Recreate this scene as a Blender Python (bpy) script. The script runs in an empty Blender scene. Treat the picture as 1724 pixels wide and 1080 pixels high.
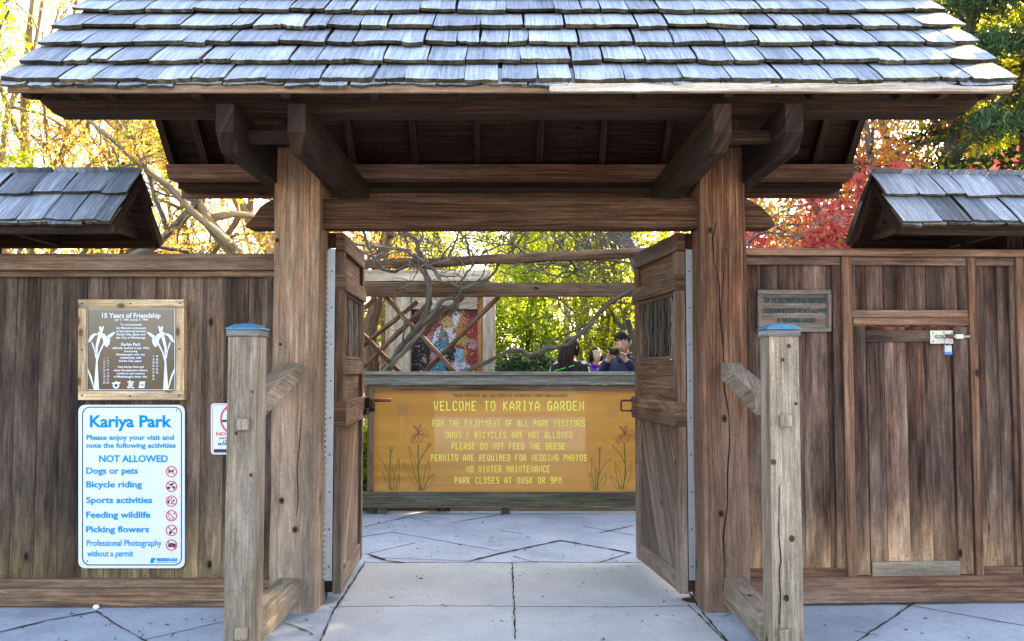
import bpy, bmesh, math, random
import numpy as np
from mathutils import Vector, Matrix, noise as mnoise

random.seed(7)
SC = bpy.context.scene
COL = SC.collection
PI = math.pi
R = math.radians

# ------------------------------------------------------------------ camera
F_PX, CX, CY = 1500.0, 862.0, 540.0
PITCH = math.atan(80 / F_PX)
CAM = Vector((0, -5.0, 1.35))
cd = bpy.data.cameras.new('camera')
cd.sensor_width = 36.0
cd.lens = 36.0 * F_PX / 1724
cd.clip_start = 0.05
cd.clip_end = 2000
cam = bpy.data.objects.new('camera', cd)
cam.location = CAM
cam.rotation_euler = (PI / 2 + PITCH, 0, 0)
COL.objects.link(cam)
SC.camera = cam

# ------------------------------------------------------------------ light
SUN_EL, SUN_AZ = R(30), R(42)          # azimuth from +Y (away from viewer) towards +X
SUN_DIR = Vector((math.sin(SUN_AZ) * math.cos(SUN_EL), math.cos(SUN_AZ) * math.cos(SUN_EL), math.sin(SUN_EL)))
w = bpy.data.worlds.new('World')
SC.world = w
w.use_nodes = True
nt = w.node_tree
bg = nt.nodes['Background']
sky = nt.nodes.new('ShaderNodeTexSky')
sky.sky_type = 'NISHITA'
sky.sun_disc = False
sky.sun_elevation = SUN_EL
sky.sun_rotation = SUN_AZ
sky.altitude = 100
sky.air_density = 1.0
sky.dust_density = 3.0
sky.ozone_density = 0.6
hs = nt.nodes.new('ShaderNodeHueSaturation')
hs.inputs['Saturation'].default_value = .78
nt.links.new(sky.outputs[0], hs.inputs['Color'])
nt.links.new(hs.outputs[0], bg.inputs[0])
bg.inputs[1].default_value = 0.15
sl = bpy.data.lights.new('sun', 'SUN')
sl.energy = 4.5
sl.angle = R(0.6)
sl.color = (1.0, 0.80, 0.52)
sun = bpy.data.objects.new('sun', sl)
sun.rotation_euler = SUN_DIR.to_track_quat('Z', 'Y').to_euler()
sun.location = (6, 8, 8)
COL.objects.link(sun)
SC.view_settings.view_transform = 'Standard'
SC.view_settings.look = 'None'
SC.view_settings.gamma = 1
SC.view_settings.exposure = 2.95
SC.cycles.max_bounces = 8
SC.cycles.diffuse_bounces = 4
SC.cycles.transparent_max_bounces = 8

# ------------------------------------------------------------------ helpers
def ray(px, py):
    c, s = math.cos(PITCH), math.sin(PITCH)
    a, b = (px - CX) / F_PX, (CY - py) / F_PX
    return Vector((a, c - b * s, s + b * c))

def at(px, py, Y):
    """point of the plane y=Y seen at photograph position px,py"""
    d = ray(px, py)
    return CAM + d * ((Y - CAM.y) / d.y)

def ground_at(px, py, z=0.0):
    d = ray(px, py)
    return CAM + d * ((z - CAM.z) / d.z)

def X(px, Y): return at(px, 600, Y).x
def Z(py, Y): return at(CX, py, Y).z

WM = {}
def tag(o, label, cat, group=None, kind=None):
    if label: o['label'] = label
    if cat: o['category'] = cat
    if group: o['group'] = group
    if kind: o['kind'] = kind
    return o

def thing(name, loc, label, cat, rz=0.0, group=None):
    o = bpy.data.objects.new(name, None)
    o.empty_display_size = 0.1
    o.location = loc
    o.rotation_euler = (0, 0, rz)
    COL.objects.link(o)
    WM[o.name] = Matrix.Translation(Vector(loc)) @ Matrix.Rotation(rz, 4, 'Z')
    return tag(o, label, cat, group)

class MB:
    """collects faces in world space, with a grain UV (u along the fibre) and a tone per piece"""
    def __init__(s):
        s.v, s.f, s.uv, s.mi, s.tn, s.sm = [], [], [], [], [], []
    def add(s, pts, faces, uvs, mi=0, tone=None, smooth=False):
        n = len(s.v)
        if tone is None: tone = random.random()
        s.v += [tuple(p) for p in pts]
        ox, oy = random.uniform(0, 60), random.uniform(0, 60)
        for k, f in enumerate(faces):
            s.f.append([n + i for i in f])
            s.uv.append([(a + ox, b + oy) for a, b in uvs[k]])
            s.mi.append(mi[k] if isinstance(mi, (list, tuple)) else mi)
            s.tn.append(tone); s.sm.append(smooth)
    def box(s, x0, x1, y0, y1, z0, z1, g='x', mi=0, M=None, tone=None, jit=0.0):
        P = [Vector((x, y, z)) for z in (z0, z1) for y in (y0, y1) for x in (x0, x1)]
        if jit: P = [p + Vector([random.uniform(-jit, jit) for _ in range(3)]) for p in P]
        F = [(0, 1, 5, 4), (3, 2, 6, 7), (2, 0, 4, 6), (1, 3, 7, 5), (4, 5, 7, 6), (2, 3, 1, 0)]
        gi = 'xyz'.index(g)
        U = []
        for k, f in enumerate(F):
            na = (1, 1, 0, 0, 2, 2)[k]
            ax = [i for i in range(3) if i != na]
            if gi in ax:
                o = [i for i in ax if i != gi][0]
                U.append([(P[i][gi], P[i][o] + 0.37 * na) for i in f])
            else:
                U.append([(P[i][ax[0]] * 0.6, P[i][ax[1]]) for i in f])
        if M is not None: P = [M @ p for p in P]
        s.add(P, F, U, mi, tone)
    def prism(s, pts, d, gdir, mi=0, tone=None, M=None, smooth=False):
        """closed loop of points pushed along d"""
        pts = [Vector(p) for p in pts]; d = Vector(d); g = Vector(gdir).normalized()
        n = len(pts)
        nrm = Vector((0, 0, 0))
        for i in range(n):
            a, b = pts[i], pts[(i + 1) % n]
            nrm += a.cross(b)
        if nrm.dot(d) > 0: pts = pts[::-1]
        q = g.cross(d).normalized() if g.cross(d).length > 1e-6 else Vector((0, 0, 1))
        P = pts + [p + d for p in pts]
        F = [list(range(n)), list(range(2 * n - 1, n - 1, -1))]
        U = [[(P[i].dot(g), P[i].dot(q)) for i in F[0]], [(P[i].dot(g), P[i].dot(q)) for i in F[1]]]
        dn = d.normalized()
        for i in range(n):
            j = (i + 1) % n
            f = (i, i + n, j + n, j)
            F.append(f)
            U.append([(P[k].dot(g), P[k].dot(dn) + P[k].dot(q) * .5) for k in f])
        if M is not None: P = [M @ p for p in P]
        s.add(P, F, U, mi, tone, smooth)
    def tube(s, pts, rad, n=8, mi=0, tone=None, cap=True, ry=None, side=None, smooth=True):
        pts = [Vector(p) for p in pts]
        m = len(pts)
        if not isinstance(rad, (list, tuple)): rad = [rad] * m
        if ry is None: ry = rad
        elif not isinstance(ry, (list, tuple)): ry = [ry] * m
        P, F, U = [], [], []
        prev = None; L = 0; Ls = []
        for i in range(m):
            t = (pts[min(i + 1, m - 1)] - pts[max(i - 1, 0)])
            if t.length < 1e-9: t = Vector((0, 0, 1))
            t.normalize()
            if side is not None: a = Vector(side)
            elif prev is None: a = Vector((1, 0, 0)) if abs(t.x) < .8 else Vector((0, 0, 1))
            else: a = prev
            a = (a - t * a.dot(t))
            if a.length < 1e-6: a = t.orthogonal()
            a.normalize(); prev = a
            b = t.cross(a)
            if i: L += (pts[i] - pts[i - 1]).length
            Ls.append(L)
            for k in range(n):
                an = 2 * PI * k / n
                P.append(pts[i] + a * (rad[i] * math.cos(an)) + b * (ry[i] * math.sin(an)))
        r0 = max(rad)
        for i in range(m - 1):
            for k in range(n):
                k2 = (k + 1) % n
                F.append((i * n + k, i * n + k2, (i + 1) * n + k2, (i + 1) * n + k))
                c = 2 * PI * r0 / n
                U.append([(Ls[i], k * c), (Ls[i], (k + 1) * c), (Ls[i + 1], (k + 1) * c), (Ls[i + 1], k * c)])
        if cap:
            F.append(tuple(range(n - 1, -1, -1))); U.append([(0.0, k * .01) for k in range(n)])
            F.append(tuple((m - 1) * n + k for k in range(n))); U.append([(0.0, k * .01) for k in range(n)])
        s.add(P, F, U, mi, tone, smooth)
    def ribbon(s, pts, wid, n, d=0.002, mi=0, closed=False, tone=.5):
        """flat mitred band of width wid through pts, in the plane with normal n, raised by d"""
        pts = [Vector(p) for p in pts]; n = Vector(n).normalized(); m = len(pts)
        if not isinstance(wid, (list, tuple)): wid = [wid] * m
        Lp, Rp = [], []
        for i in range(m):
            a = pts[i] - pts[i - 1] if (i or closed) else None
            b = pts[(i + 1) % m] - pts[i] if (i < m - 1 or closed) else None
            a = a.normalized() if a is not None else b.normalized()
            b = b.normalized() if b is not None else a
            t = (a + b)
            t = t.normalized() if t.length > 1e-6 else a
            q = n.cross(t)
            sc = 1 / max(.5, q.dot(n.cross(b)))
            o = q * (wid[i] * .5 * sc)
            p = pts[i]
            if not closed and i == 0: p = p - b * (wid[i] * .35)
            if not closed and i == m - 1: p = p + a * (wid[i] * .35)
            Lp.append(p + o); Rp.append(p - o)
        P = [p + n * d for p in Lp] + [p + n * d for p in Rp] + Lp + Rp
        F = []
        rng = range(m) if closed else range(m - 1)
        for i in rng:
            j = (i + 1) % m
            F += [(m + i, m + j, j, i), (i, j, 2 * m + j, 2 * m + i), (m + j, m + i, 3 * m + i, 3 * m + j)]
        s.add(P, F, [[(0, 0)] * 4 for _ in F], mi, tone)
    def mesh(s, name, mats):
        me = bpy.data.meshes.new(name)
        me.from_pydata(s.v, [], s.f)
        for m in mats: me.materials.append(m)
        nl = sum(len(f) for f in s.f)
        ul = me.uv_layers.new(name='UVMap')
        ul.data.foreach_set('uv', np.array([c for f in s.uv for p in f for c in p], dtype=np.float32))
        at_ = me.attributes.new('tone', 'FLOAT', 'FACE')
        at_.data.foreach_set('value', np.array(s.tn, dtype=np.float32))
        me.polygons.foreach_set('material_index', np.array(s.mi, dtype=np.int32))
        me.polygons.foreach_set('use_smooth', np.array(s.sm, dtype=bool))
        me.update()
        return me
    def build(s, name, mats, parent=None, bevel=0.0, label=None):
        if not isinstance(mats, (list, tuple)): mats = [mats]
        if parent is not None:
            Mi = WM[parent.name].inverted()
            s.v = [tuple(Mi @ Vector(p)) for p in s.v]
        me = s.mesh(name, mats)
        o = bpy.data.objects.new(name, me)
        COL.objects.link(o)
        if parent is not None:
            o.parent = parent
            WM[o.name] = WM[parent.name]
        else:
            WM[o.name] = Matrix.Identity(4)
        if bevel:
            b = o.modifiers.new('bevel', 'BEVEL')
            b.width = bevel; b.segments = 2; b.limit_method = 'ANGLE'; b.angle_limit = R(50)
        if label: o['label'] = label
        return o

def rebase(o, base):
    """give a top-level mesh its origin at base"""
    base = Vector(base)
    me = o.data
    n = len(me.vertices)
    a = np.empty(n * 3, dtype=np.float32)
    me.vertices.foreach_get('co', a)
    a = a.reshape(-1, 3) - np.array(base, dtype=np.float32)
    me.vertices.foreach_set('co', a.ravel())
    me.update()
    o.location = base
    WM[o.name] = Matrix.Translation(base)
    return o

# ------------------------------------------------------------------ materials
def lin(h):
    h = h.lstrip('#')
    v = [int(h[i:i + 2], 16) / 255 for i in (0, 2, 4)]
    return tuple(c / 12.92 if c <= .04045 else ((c + .055) / 1.055) ** 2.4 for c in v)

class NT:
    def __init__(s, name):
        s.m = bpy.data.materials.new(name)
        s.m.use_nodes = True
        s.t = s.m.node_tree
        s.p = s.t.nodes['Principled BSDF']
        s.out = s.t.nodes['Material Output']
    def n(s, typ, **kw):
        o = s.t.nodes.new('ShaderNode' + typ)
        for k, v in kw.items(): setattr(o, k, v)
        return o
    def l(s, a, b): s.t.links.new(a, b)
    def val(s, sock, v):
        if hasattr(v, 'is_output') or isinstance(v, bpy.types.NodeSocket): s.l(v, sock)
        else: sock.default_value = v
    def math(s, op, a, b=0.0, c=0.0, clamp=False):
        o = s.n('Math', operation=op, use_clamp=clamp)
        s.val(o.inputs[0], a); s.val(o.inputs[1], b); s.val(o.inputs[2], c)
        return o.outputs[0]
    def mix(s, f, a, b, typ='MIX'):
        o = s.n('Mix', data_type='RGBA', blend_type=typ)
        s.val(o.inputs[0], f)
        for k, v in ((6, a), (7, b)):
            if isinstance(v, (tuple, list)): v = tuple(v[:3]) + (1,)
            s.val(o.inputs[k], v)
        return o.outputs[2]
    def ramp(s, f, stops, interp='LINEAR'):
        o = s.n('ValToRGB')
        o.color_ramp.interpolation = interp
        e = o.color_ramp.elements
        while len(e) < len(stops): e.new(.5)
        for k, (p, c) in enumerate(stops):
            e[k].position = p
            e[k].color = tuple(c[:3]) + (1,) if isinstance(c, (tuple, list)) else (c, c, c, 1)
        s.val(o.inputs[0], f)
        return o.outputs[0]
    def coord(s, kind='UV', scale=(1, 1, 1), rot=(0, 0, 0)):
        if kind == 'UV':
            o = s.n('UVMap').outputs[0]
        elif kind == 'World':
            o = s.n('NewGeometry').outputs['Position']
        else:
            o = s.n('TexCoord').outputs[kind]
        m = s.n('Mapping')
        m.inputs['Scale'].default_value = scale
        m.inputs['Rotation'].default_value = rot
        s.l(o, m.inputs[0])
        return m.outputs[0]
    def noise(s, co, scale=1.0, detail=4, rough=.6, dist=0.0, dim='3D'):
        o = s.n('TexNoise', noise_dimensions=dim)
        s.l(co, o.inputs['Vector'])
        o.inputs['Scale'].default_value = scale
        o.inputs['Detail'].default_value = detail
        o.inputs['Roughness'].default_value = rough
        o.inputs['Distortion'].default_value = dist
        return o.outputs[0]
    def attr(s, name):
        return s.n('Attribute', attribute_name=name).outputs['Fac']
    def bump(s, h, strength=.4, dist=.004):
        b = s.n('Bump')
        b.inputs['Strength'].default_value = strength
        b.inputs['Distance'].default_value = dist
        s.l(h, b.inputs['Height'])
        s.l(b.outputs[0], s.p.inputs['Normal'])
    def base(s, c, rough=.8, spec=.3, metal=0.0):
        if isinstance(c, (tuple, list)): c = tuple(c[:3]) + (1,)
        s.val(s.p.inputs['Base Color'], c)
        s.val(s.p.inputs['Roughness'], rough)
        s.p.inputs['Specular IOR Level'].default_value = spec
        s.p.inputs['Metallic'].default_value = metal
        return s.m

def wood(name, dark, mid, light, grey, grey_at=.5, tone=.3, knots=.94, bump=.5, wear=None, freq=62, rough=.85, spec=.2, stain=.45):
    """weathered timber; wear = (colour, z0, z1, amount) for splash-bleached or mossy lower ends"""
    k = NT(name)
    warp = k.noise(k.coord('UV', (1.2, 7, 1)), 1, 2, .5)
    wv = k.n('Vector' + 'Math', operation='ADD')
    cm = k.n('CombineXYZ')
    k.l(k.math('MULTIPLY', warp, .03), cm.inputs[1])
    u = k.n('UVMap').outputs[0]
    k.l(u, wv.inputs[0]); k.l(cm.outputs[0], wv.inputs[1])
    def mp(sc):
        m = k.n('Mapping'); m.inputs['Scale'].default_value = sc
        k.l(wv.outputs[0], m.inputs[0]); return m.outputs[0]
    grain = k.noise(mp((1.5, freq, 1)), 1, 8, .74, .15)
    fine = k.noise(mp((9, freq * 4, 1)), 1, 4, .7)
    c = k.ramp(grain, [(.36, dark), (.5, mid), (.65, light)])
    gm = k.noise(k.coord('UV', (.8, 6, 1)), 1, 5, .62)
    gf = k.ramp(gm, [(grey_at - .1, 0), (grey_at + .22, 1)])
    c = k.mix(k.math('MULTIPLY', gf, .75), c, grey)
    if wear:
        wc, z0, z1, am = wear
        z = k.n('SeparateXYZ'); k.l(k.n('NewGeometry').outputs['Position'], z.inputs[0])
        zz = k.math('ADD', z.outputs[2], k.math('MULTIPLY', k.math('SUBTRACT', k.noise(k.coord('UV', (1.5, 9, 1)), 1, 4, .7), .5), .9))
        mr = k.n('MapRange'); mr.clamp = True
        k.l(zz, mr.inputs[0]); mr.inputs[1].default_value = z1; mr.inputs[2].default_value = z0
        mr.inputs[3].default_value = 0; mr.inputs[4].default_value = am
        c = k.mix(mr.outputs[0], c, wc)
    fm = k.math('MULTIPLY_ADD', fine, 1.7, .15)
    sm_ = k.noise(k.coord('UV', (.45, 4.5, 1)), 1, 5, .7)
    sr = k.n('MapRange'); k.l(sm_, sr.inputs[0]); sr.inputs[1].default_value = .36; sr.inputs[2].default_value = .62; sr.inputs[3].default_value = 1 - stain; sr.inputs[4].default_value = 1.12
    fm = k.math('MULTIPLY', fm, sr.outputs[0])
    bl = k.noise(k.coord('UV', (3.0, 16, 1)), 1, 7, .78)
    br = k.n('MapRange'); k.l(bl, br.inputs[0]); br.inputs[1].default_value = .38; br.inputs[2].default_value = .62; br.inputs[3].default_value = 1 - stain * .7; br.inputs[4].default_value = 1 + stain * .55
    gr = k.noise(k.coord('UV', (70, 260, 1)), 1, 2, .6)
    fm = k.math('MULTIPLY', k.math('MULTIPLY', fm, br.outputs[0]), k.math('MULTIPLY_ADD', gr, 1.1, .45))
    tm = k.math('MULTIPLY_ADD', k.attr('tone'), 2 * tone, 1 - tone)
    mul = k.math('MULTIPLY', fm, tm)
    vm = k.n('VectorMath', operation='SCALE')
    k.l(c, vm.inputs[0]); k.l(mul, vm.inputs['Scale'])
    c = vm.outputs[0]
    if knots < 1:
        vo = k.n('TexVoronoi', voronoi_dimensions='2D')
        k.l(k.coord('UV', (3.6, 6.5, 1)), vo.inputs['Vector']); vo.inputs['Scale'].default_value = 1
        sp = k.n('SeparateColor'); k.l(vo.outputs['Color'], sp.inputs[0])
        sel = k.math('GREATER_THAN', sp.outputs[0], knots)
        d = k.ramp(vo.outputs['Distance'], [(.0, 1), (.07, .9), (.10, .25), (.2, 0)])
        km = k.math('MULTIPLY', d, sel)
        c = k.mix(km, c, tuple(x * .35 for x in dark))
    h = k.math('ADD', grain, k.math('MULTIPLY', fine, .6))
    k.bump(h, bump, .006)
    return k.base(c, rough, spec)

def flat(name, col, rough=.6, spec=.4, metal=0.0, var=.0, vscale=8):
    k = NT(name)
    c = tuple(col)
    if var:
        f = k.noise(k.coord('Object', (vscale,) * 3), 1, 5, .65)
        c = k.mix(f, tuple(x * (1 - var) for x in col), tuple(min(1, x * (1 + var)) for x in col))
    return k.base(c, rough, spec, metal)

def leafmat(name, c0, c1, trans=.5, c2=None):
    k = NT(name)
    a = k.attr('tone')
    st = [(0, c0), (1, c1)] if c2 is None else [(0, c0), (.6, c1), (1, c2)]
    c = k.ramp(a, st)
    d = k.n('BsdfDiffuse'); t = k.n('BsdfTranslucent'); m = k.n('MixShader')
    k.l(c, d.inputs[0]); k.l(c, t.inputs[0])
    m.inputs[0].default_value = trans
    k.l(d.outputs[0], m.inputs[1]); k.l(t.outputs[0], m.inputs[2])
    k.l(m.outputs[0], k.out.inputs[0])
    return k.m

M = {}
M['fence'] = wood('fence wood', (0.0203, 0.0094, 0.0049), (0.0664, 0.0345, 0.0184), (0.1692, 0.1004, 0.0574), (0.1692, 0.1227, 0.0878),   .45, .42, stain=.68,
                  wear=((0.2326, 0.1579, 0.0718), 0.05, .62, .75))
M['rail'] = wood('rail wood', (0.0634, 0.0315, 0.0161), (0.1745, 0.0948, 0.0507), (0.2961, 0.1812, 0.1056), (0.2643, 0.1904, 0.1352), .52, .2)
M['post'] = wood('post wood', (0.0761, 0.0343, 0.0152), (0.2115, 0.1096, 0.0541), (0.3595, 0.2137, 0.1183), (0.3066, 0.2137, 0.1478), .56, .12, wear=((0.3150, 0.2377, 0.1736), .0, 2.2, .8))
M['post2'] = wood('dark post wood', (0.0338, 0.0130, 0.0068), (0.1216, 0.0501, 0.0237), (0.2538, 0.1301, 0.0701), (0.2643, 0.1765, 0.1267), .6, .12,
                  wear=((0.2115, 0.1440, 0.1014), .1, 1.5, .6))
M['prop'] = wood('silvered wood', (0.1057, 0.0666, 0.0372), (0.2466, 0.1790, 0.1163), (0.3610, 0.2831, 0.2055), (0.3170, 0.2623, 0.2016), .45, .12, bump=.6)
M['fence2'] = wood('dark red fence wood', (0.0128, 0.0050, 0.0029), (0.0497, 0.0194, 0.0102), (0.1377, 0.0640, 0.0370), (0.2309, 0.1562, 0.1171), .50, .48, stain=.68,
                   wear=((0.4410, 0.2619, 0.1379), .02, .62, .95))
M['rail2'] = wood('red rail wood', (0.0444, 0.0186, 0.0093), (0.1427, 0.0669, 0.0355), (0.2538, 0.1394, 0.0820), (0.2643, 0.1765, 0.1267), .55, .2)
M['timber'] = wood('roof timber', (0.0072, 0.0030, 0.0016), (0.0282, 0.0125, 0.0060), (0.0648, 0.0308, 0.0162), (0.0495, 0.0308, 0.0205), .62, .3)
M['purlin'] = wood('purlin wood', (0.0582, 0.0223, 0.0109), (0.1322, 0.0576, 0.0303), (0.2221, 0.1162, 0.0676), (0.2326, 0.1627, 0.1225), .58, .15)
M['lintel'] = wood('lintel wood', (0.0190, 0.0075, 0.0034), (0.0655, 0.0283, 0.0119), (0.1585, 0.0752, 0.0329), (0.1322, 0.0760, 0.0433), .62, .1)
M['door'] = wood('door wood', (0.0351, 0.0154, 0.0071), (0.1070, 0.0513, 0.0241), (0.2189, 0.1214, 0.0638), (0.2432, 0.1710, 0.1244), .56, .32, wear=((0.2608, 0.2097, 0.1679), .0, 1.1, .7))
M['trellis'] = wood('trellis wood', (0.0793, 0.0445, 0.0219), (0.1745, 0.1069, 0.0574), (0.2749, 0.1812, 0.1056), (0.2326, 0.1765, 0.1225), .52, .15)
M['log'] = wood('peeled log', (0.0634, 0.0315, 0.0152), (0.1585, 0.0856, 0.0440), (0.2538, 0.1534, 0.0845), (0.2221, 0.1534, 0.1014), .55, .1, knots=2, freq=20)
M['mossrail'] = wood('greenish rail wood', (0.0550, 0.0480, 0.0280), (0.1200, 0.1050, 0.0650), (0.1900, 0.1700, 0.1150), (0.1650, 0.1600, 0.1300), .5, .2)
M['shingle'] = wood('cedar shingle', (.145, .162, .20), (.275, .305, .37), (.385, .42, .49), (.33, .363, .43), .5, .25, knots=2, bump=.8, freq=60, rough=.92, spec=.08, stain=.25)
M['shingle_old'] = wood('old cedar shingle', (.07, .078, .098), (.17, .19, .228), (.32, .35, .405), (.26, .285, .335), .45, .5, knots=2, bump=.8, freq=55, rough=.92, spec=.08, stain=.25)
M['moss_edge'] = wood('mossy shingle end', (.018, .014, .007), (.065, .052, .024), (.14, .115, .055), (.10, .085, .05), .5, .5, knots=2, freq=20)
M['pale_wood'] = wood('splintered pale wood', (.30, .21, .14), (.52, .42, .32), (.66, .57, .46), (.50, .46, .42), .6, .2, knots=2)
M['newwood'] = wood('bare pine', (.33, .17, .07), (.55, .37, .20), (.68, .52, .33), (.52, .44, .35), .62, .15, knots=.6)
M['metal'] = flat('galvanised metal', (.36, .36, .36), .5, .4, .6, .25, 30)
M['rust'] = flat('rusted steel', (.10, .045, .025), .75, .3, .3, .4, 40)
M['blackmetal'] = flat('dark metal', (.03, .028, .026), .45, .5, .6)
M['bluecap'] = flat('blue flashing', (.055, .17, .26), .5, .4, .3, .5, 30)
M['capband'] = wood('cap band', (.06, .055, .05), (.14, .125, .11), (.22, .20, .18), (.20, .19, .18), .5, .1)
# ================================================================== GATEWAY
gate = thing('gateway', (0, 0.15, 0), 'brown timber park gateway with shingled gable roof, two open door leaves and propped posts', 'gateway')
PX0, PX1 = 1.078, 1.33                     # post extent from the axis
GX = -0.012                                # axis of the gate
PTOP = 2.60

def post(sgn):
    m = MB()
    xs = sorted((GX + sgn * PX0, GX + sgn * PX1))
    # slightly irregular squared trunk, built in lifts so the arrises wander
    n = 9
    P = []; zs = [0.0 + PTOP * i / (n - 1) for i in range(n)]
    for z in zs:
        j = lambda: random.uniform(-.004, .004)
        P += [(xs[0] + j(), 0 + j(), z), (xs[1] + j(), 0 + j(), z), (xs[1] + j(), .29 + j(), z), (xs[0] + j(), .29 + j(), z)]
    F, U = [], []
    for i in range(n - 1):
        for q in range(4):
            a, b = i * 4 + q, i * 4 + (q + 1) % 4
            F.append((a, b, b + 4, a + 4))
            U.append([(zs[i], q * .31), (zs[i], q * .31 + .29), (zs[i + 1], q * .31 + .29), (zs[i + 1], q * .31)])
    F.append(tuple(range((n - 1) * 4, n * 4))); U.append([(0, 0), (.1, 0), (.1, .29), (0, .29)])
    m.add(P, F, U, 0, .5)
    if sgn > 0:                            # the long drying check down this post
        cp = [at(a, b, -.0005) for a, b in ((1206, 372), (1199, 400), (1203, 440), (1211, 480), (1213, 540), (1220, 600), (1221, 655), (1228, 700), (1229, 745), (1224, 800), (1223, 850), (1218, 905), (1219, 955), (1216, 990))]
        cp = [p + Vector((random.uniform(-.006, .006), 0, 0)) for p in cp]
        m.ribbon(cp, [.002 + .006 * abs(math.sin(i * 1.3)) for i in range(len(cp))], (0, -1, 0), .003, 1)
        cp = [at(a, b, -.0005) for a, b in ((1216, 420), (1218, 470), (1214, 520), (1219, 585))]
        m.ribbon(cp, [.002, .004, .003, .002], (0, -1, 0), .003, 1)
        for kx, ky, r in ((1196, 388, .016), (1223, 421, .013), (1219, 705, .019), (1214, 865, .016), (1247, 620, .006)):
            c = at(kx, ky, -.001)
            m.prism([c + Vector((r * math.cos(t * PI / 6), 0, 1.25 * r * math.sin(t * PI / 6))) for t in range(12)], (0, -.003, 0), (0, 0, 1), 2)
            c = c + Vector((0, -.003, 0)); r *= .5
            m.prism([c + Vector((r * math.cos(t * PI / 4), 0, r * math.sin(t * PI / 4))) for t in range(8)], (0, -.002, 0), (0, 0, 1), 1)
    else:
        for kx, ky, r in ((467, 405, .012), (472, 580, .008), (474, 843, .015), (497, 892, .017)):
            c = at(kx, ky, -.001)
            m.prism([c + Vector((r * math.cos(t * PI / 6), 0, 1.2 * r * math.sin(t * PI / 6))) for t in range(12)], (0, -.003, 0), (0, 0, 1), 2)
            c = c + Vector((0, -.003, 0)); r *= .5
            m.prism([c + Vector((r * math.cos(t * PI / 4), 0, r * math.sin(t * PI / 4))) for t in range(8)], (0, -.002, 0), (0, 0, 1), 1)
        cp = [at(a, b, -.0005) for a, b in ((508, 690), (505, 740), (500, 790), (502, 840), (499, 870))]
        m.ribbon(cp, [.001, .004, .003, .004, .001], (0, -1, 0), .003, 1)
    return m.build('post', [M['post'] if sgn < 0 else M['post2'], M['crack'], M['knot']], gate, .006)
M['crack'] = flat('crack', (.012, .008, .006), .95, .1)
M['knot'] = wood('knot wood', (.025, .011, .006), (.075, .036, .019), (.13, .07, .04), (.12, .085, .06), .7, .2, knots=2, freq=90)
for s_ in (-1, 1): post(s_)

# lintel through the posts, with rounded ends
m = MB()
zl0, zl1 = Z(386, .10), Z(336, .10)
xl, xr = at(414, 360, .12).x, at(1302, 360, .12).x
prof = [(xl, zl0 + .015), (xl + .03, zl0), (xr - .03, zl0), (xr, zl0 + .02)]
prof += [(xr - .03, zl0 + .075), (xr - .075, zl0 + .12), (xr - .13, zl1 - .015), (xr - .17, zl1)]
prof += [(xl + .17, zl1), (xl + .13, zl1 - .02), (xl + .09, zl1 - .05), (xl + .06, zl0 + .07), (xl + .02, zl0 + .03)]
m.prism([(a, .075, b) for a, b in prof], (0, .13, 0), (1, 0, 0), 0, .5)
m.build('lintel', M['lintel'], gate, .005)

# bracket arms, front to back on both sides of each post
ya, yb = -.80, 1.12
for s_ in (-1, 1):
    for x0, x1 in ((.975, 1.062), (1.318, 1.405)):
        m = MB()
        z0, z1 = 2.395, 2.615
        pr = [(ya, z1), (ya, z1 - .14), (ya + .09, z0), (yb - .2, z0), (yb - .03, z1 - .125), (yb, z1 - .10), (yb, z1)]
        a, b = sorted((GX + s_ * x0, GX + s_ * x1))
        m.prism([(a, y, z) for y, z in pr], (b - a, 0, 0), (0, 1, 0))
        m.build('bracket_arm', M['timber'], gate, .005)
    m = MB()
    a, b = sorted((GX + s_ * 1.062, GX + s_ * 1.318))
    m.box(a, b, -.56, -.50, 2.49, 2.55, 'x')
    m.build('spacer_block', M['timber'], gate, .003)

# purlins
for y0, y1, z0, z1, L, mt in ((-.64, -.50, 2.617, 2.735, 2.40, 'timber'), (.95, 1.07, 2.625, 2.725, 2.33, 'purlin')):
    m = MB()
    e = .13 if mt == 'timber' else .02
    pr = [(-L + e, z0), (L - e, z0), (L, z1), (-L, z1)]
    m.prism([(GX + x, y0, z) for x, z in pr], (0, y1 - y0, 0), (1, 0, 0), 0, .5)
    m.build('purlin', M[mt], gate, .005)

# roof --------------------------------------------------------------
YE, YR, YB, KS = -.85, .20, 1.25, .95
ZE = Z(144.5, YE)                            # top of the deck at the eave
HL = 2.385
ZR = ZE + KS * (YR - YE)
nf = Vector((0, -KS, 1)).normalized(); tf = Vector((0, 1, KS)).normalized()
nb = Vector((0, KS, 1)).normalized(); tb = Vector((0, -1, KS)).normalized()
SL = (YR - YE) / tf.y
of, ob_ = Vector((GX, YE, ZE)), Vector((GX, YB, ZE))

deck = MB()
for o_, t_, n_ in ((of, tf, nf), (ob_, tb, nb)):
    k = 0
    while k * .15 < SL - .01:
        a, b = k * .15 + .001, min(SL, k * .15 + .149)
        p = [o_ + Vector((x, 0, 0)) + t_ * s for x, s in ((-HL + .03, a), (HL - .03, a), (HL - .03, b), (-HL + .03, b))]
        deck.prism(p, -n_ * .022, (1, 0, 0))
        k += 1
roof = deck.build('roof', M['timber'], gate)

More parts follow.
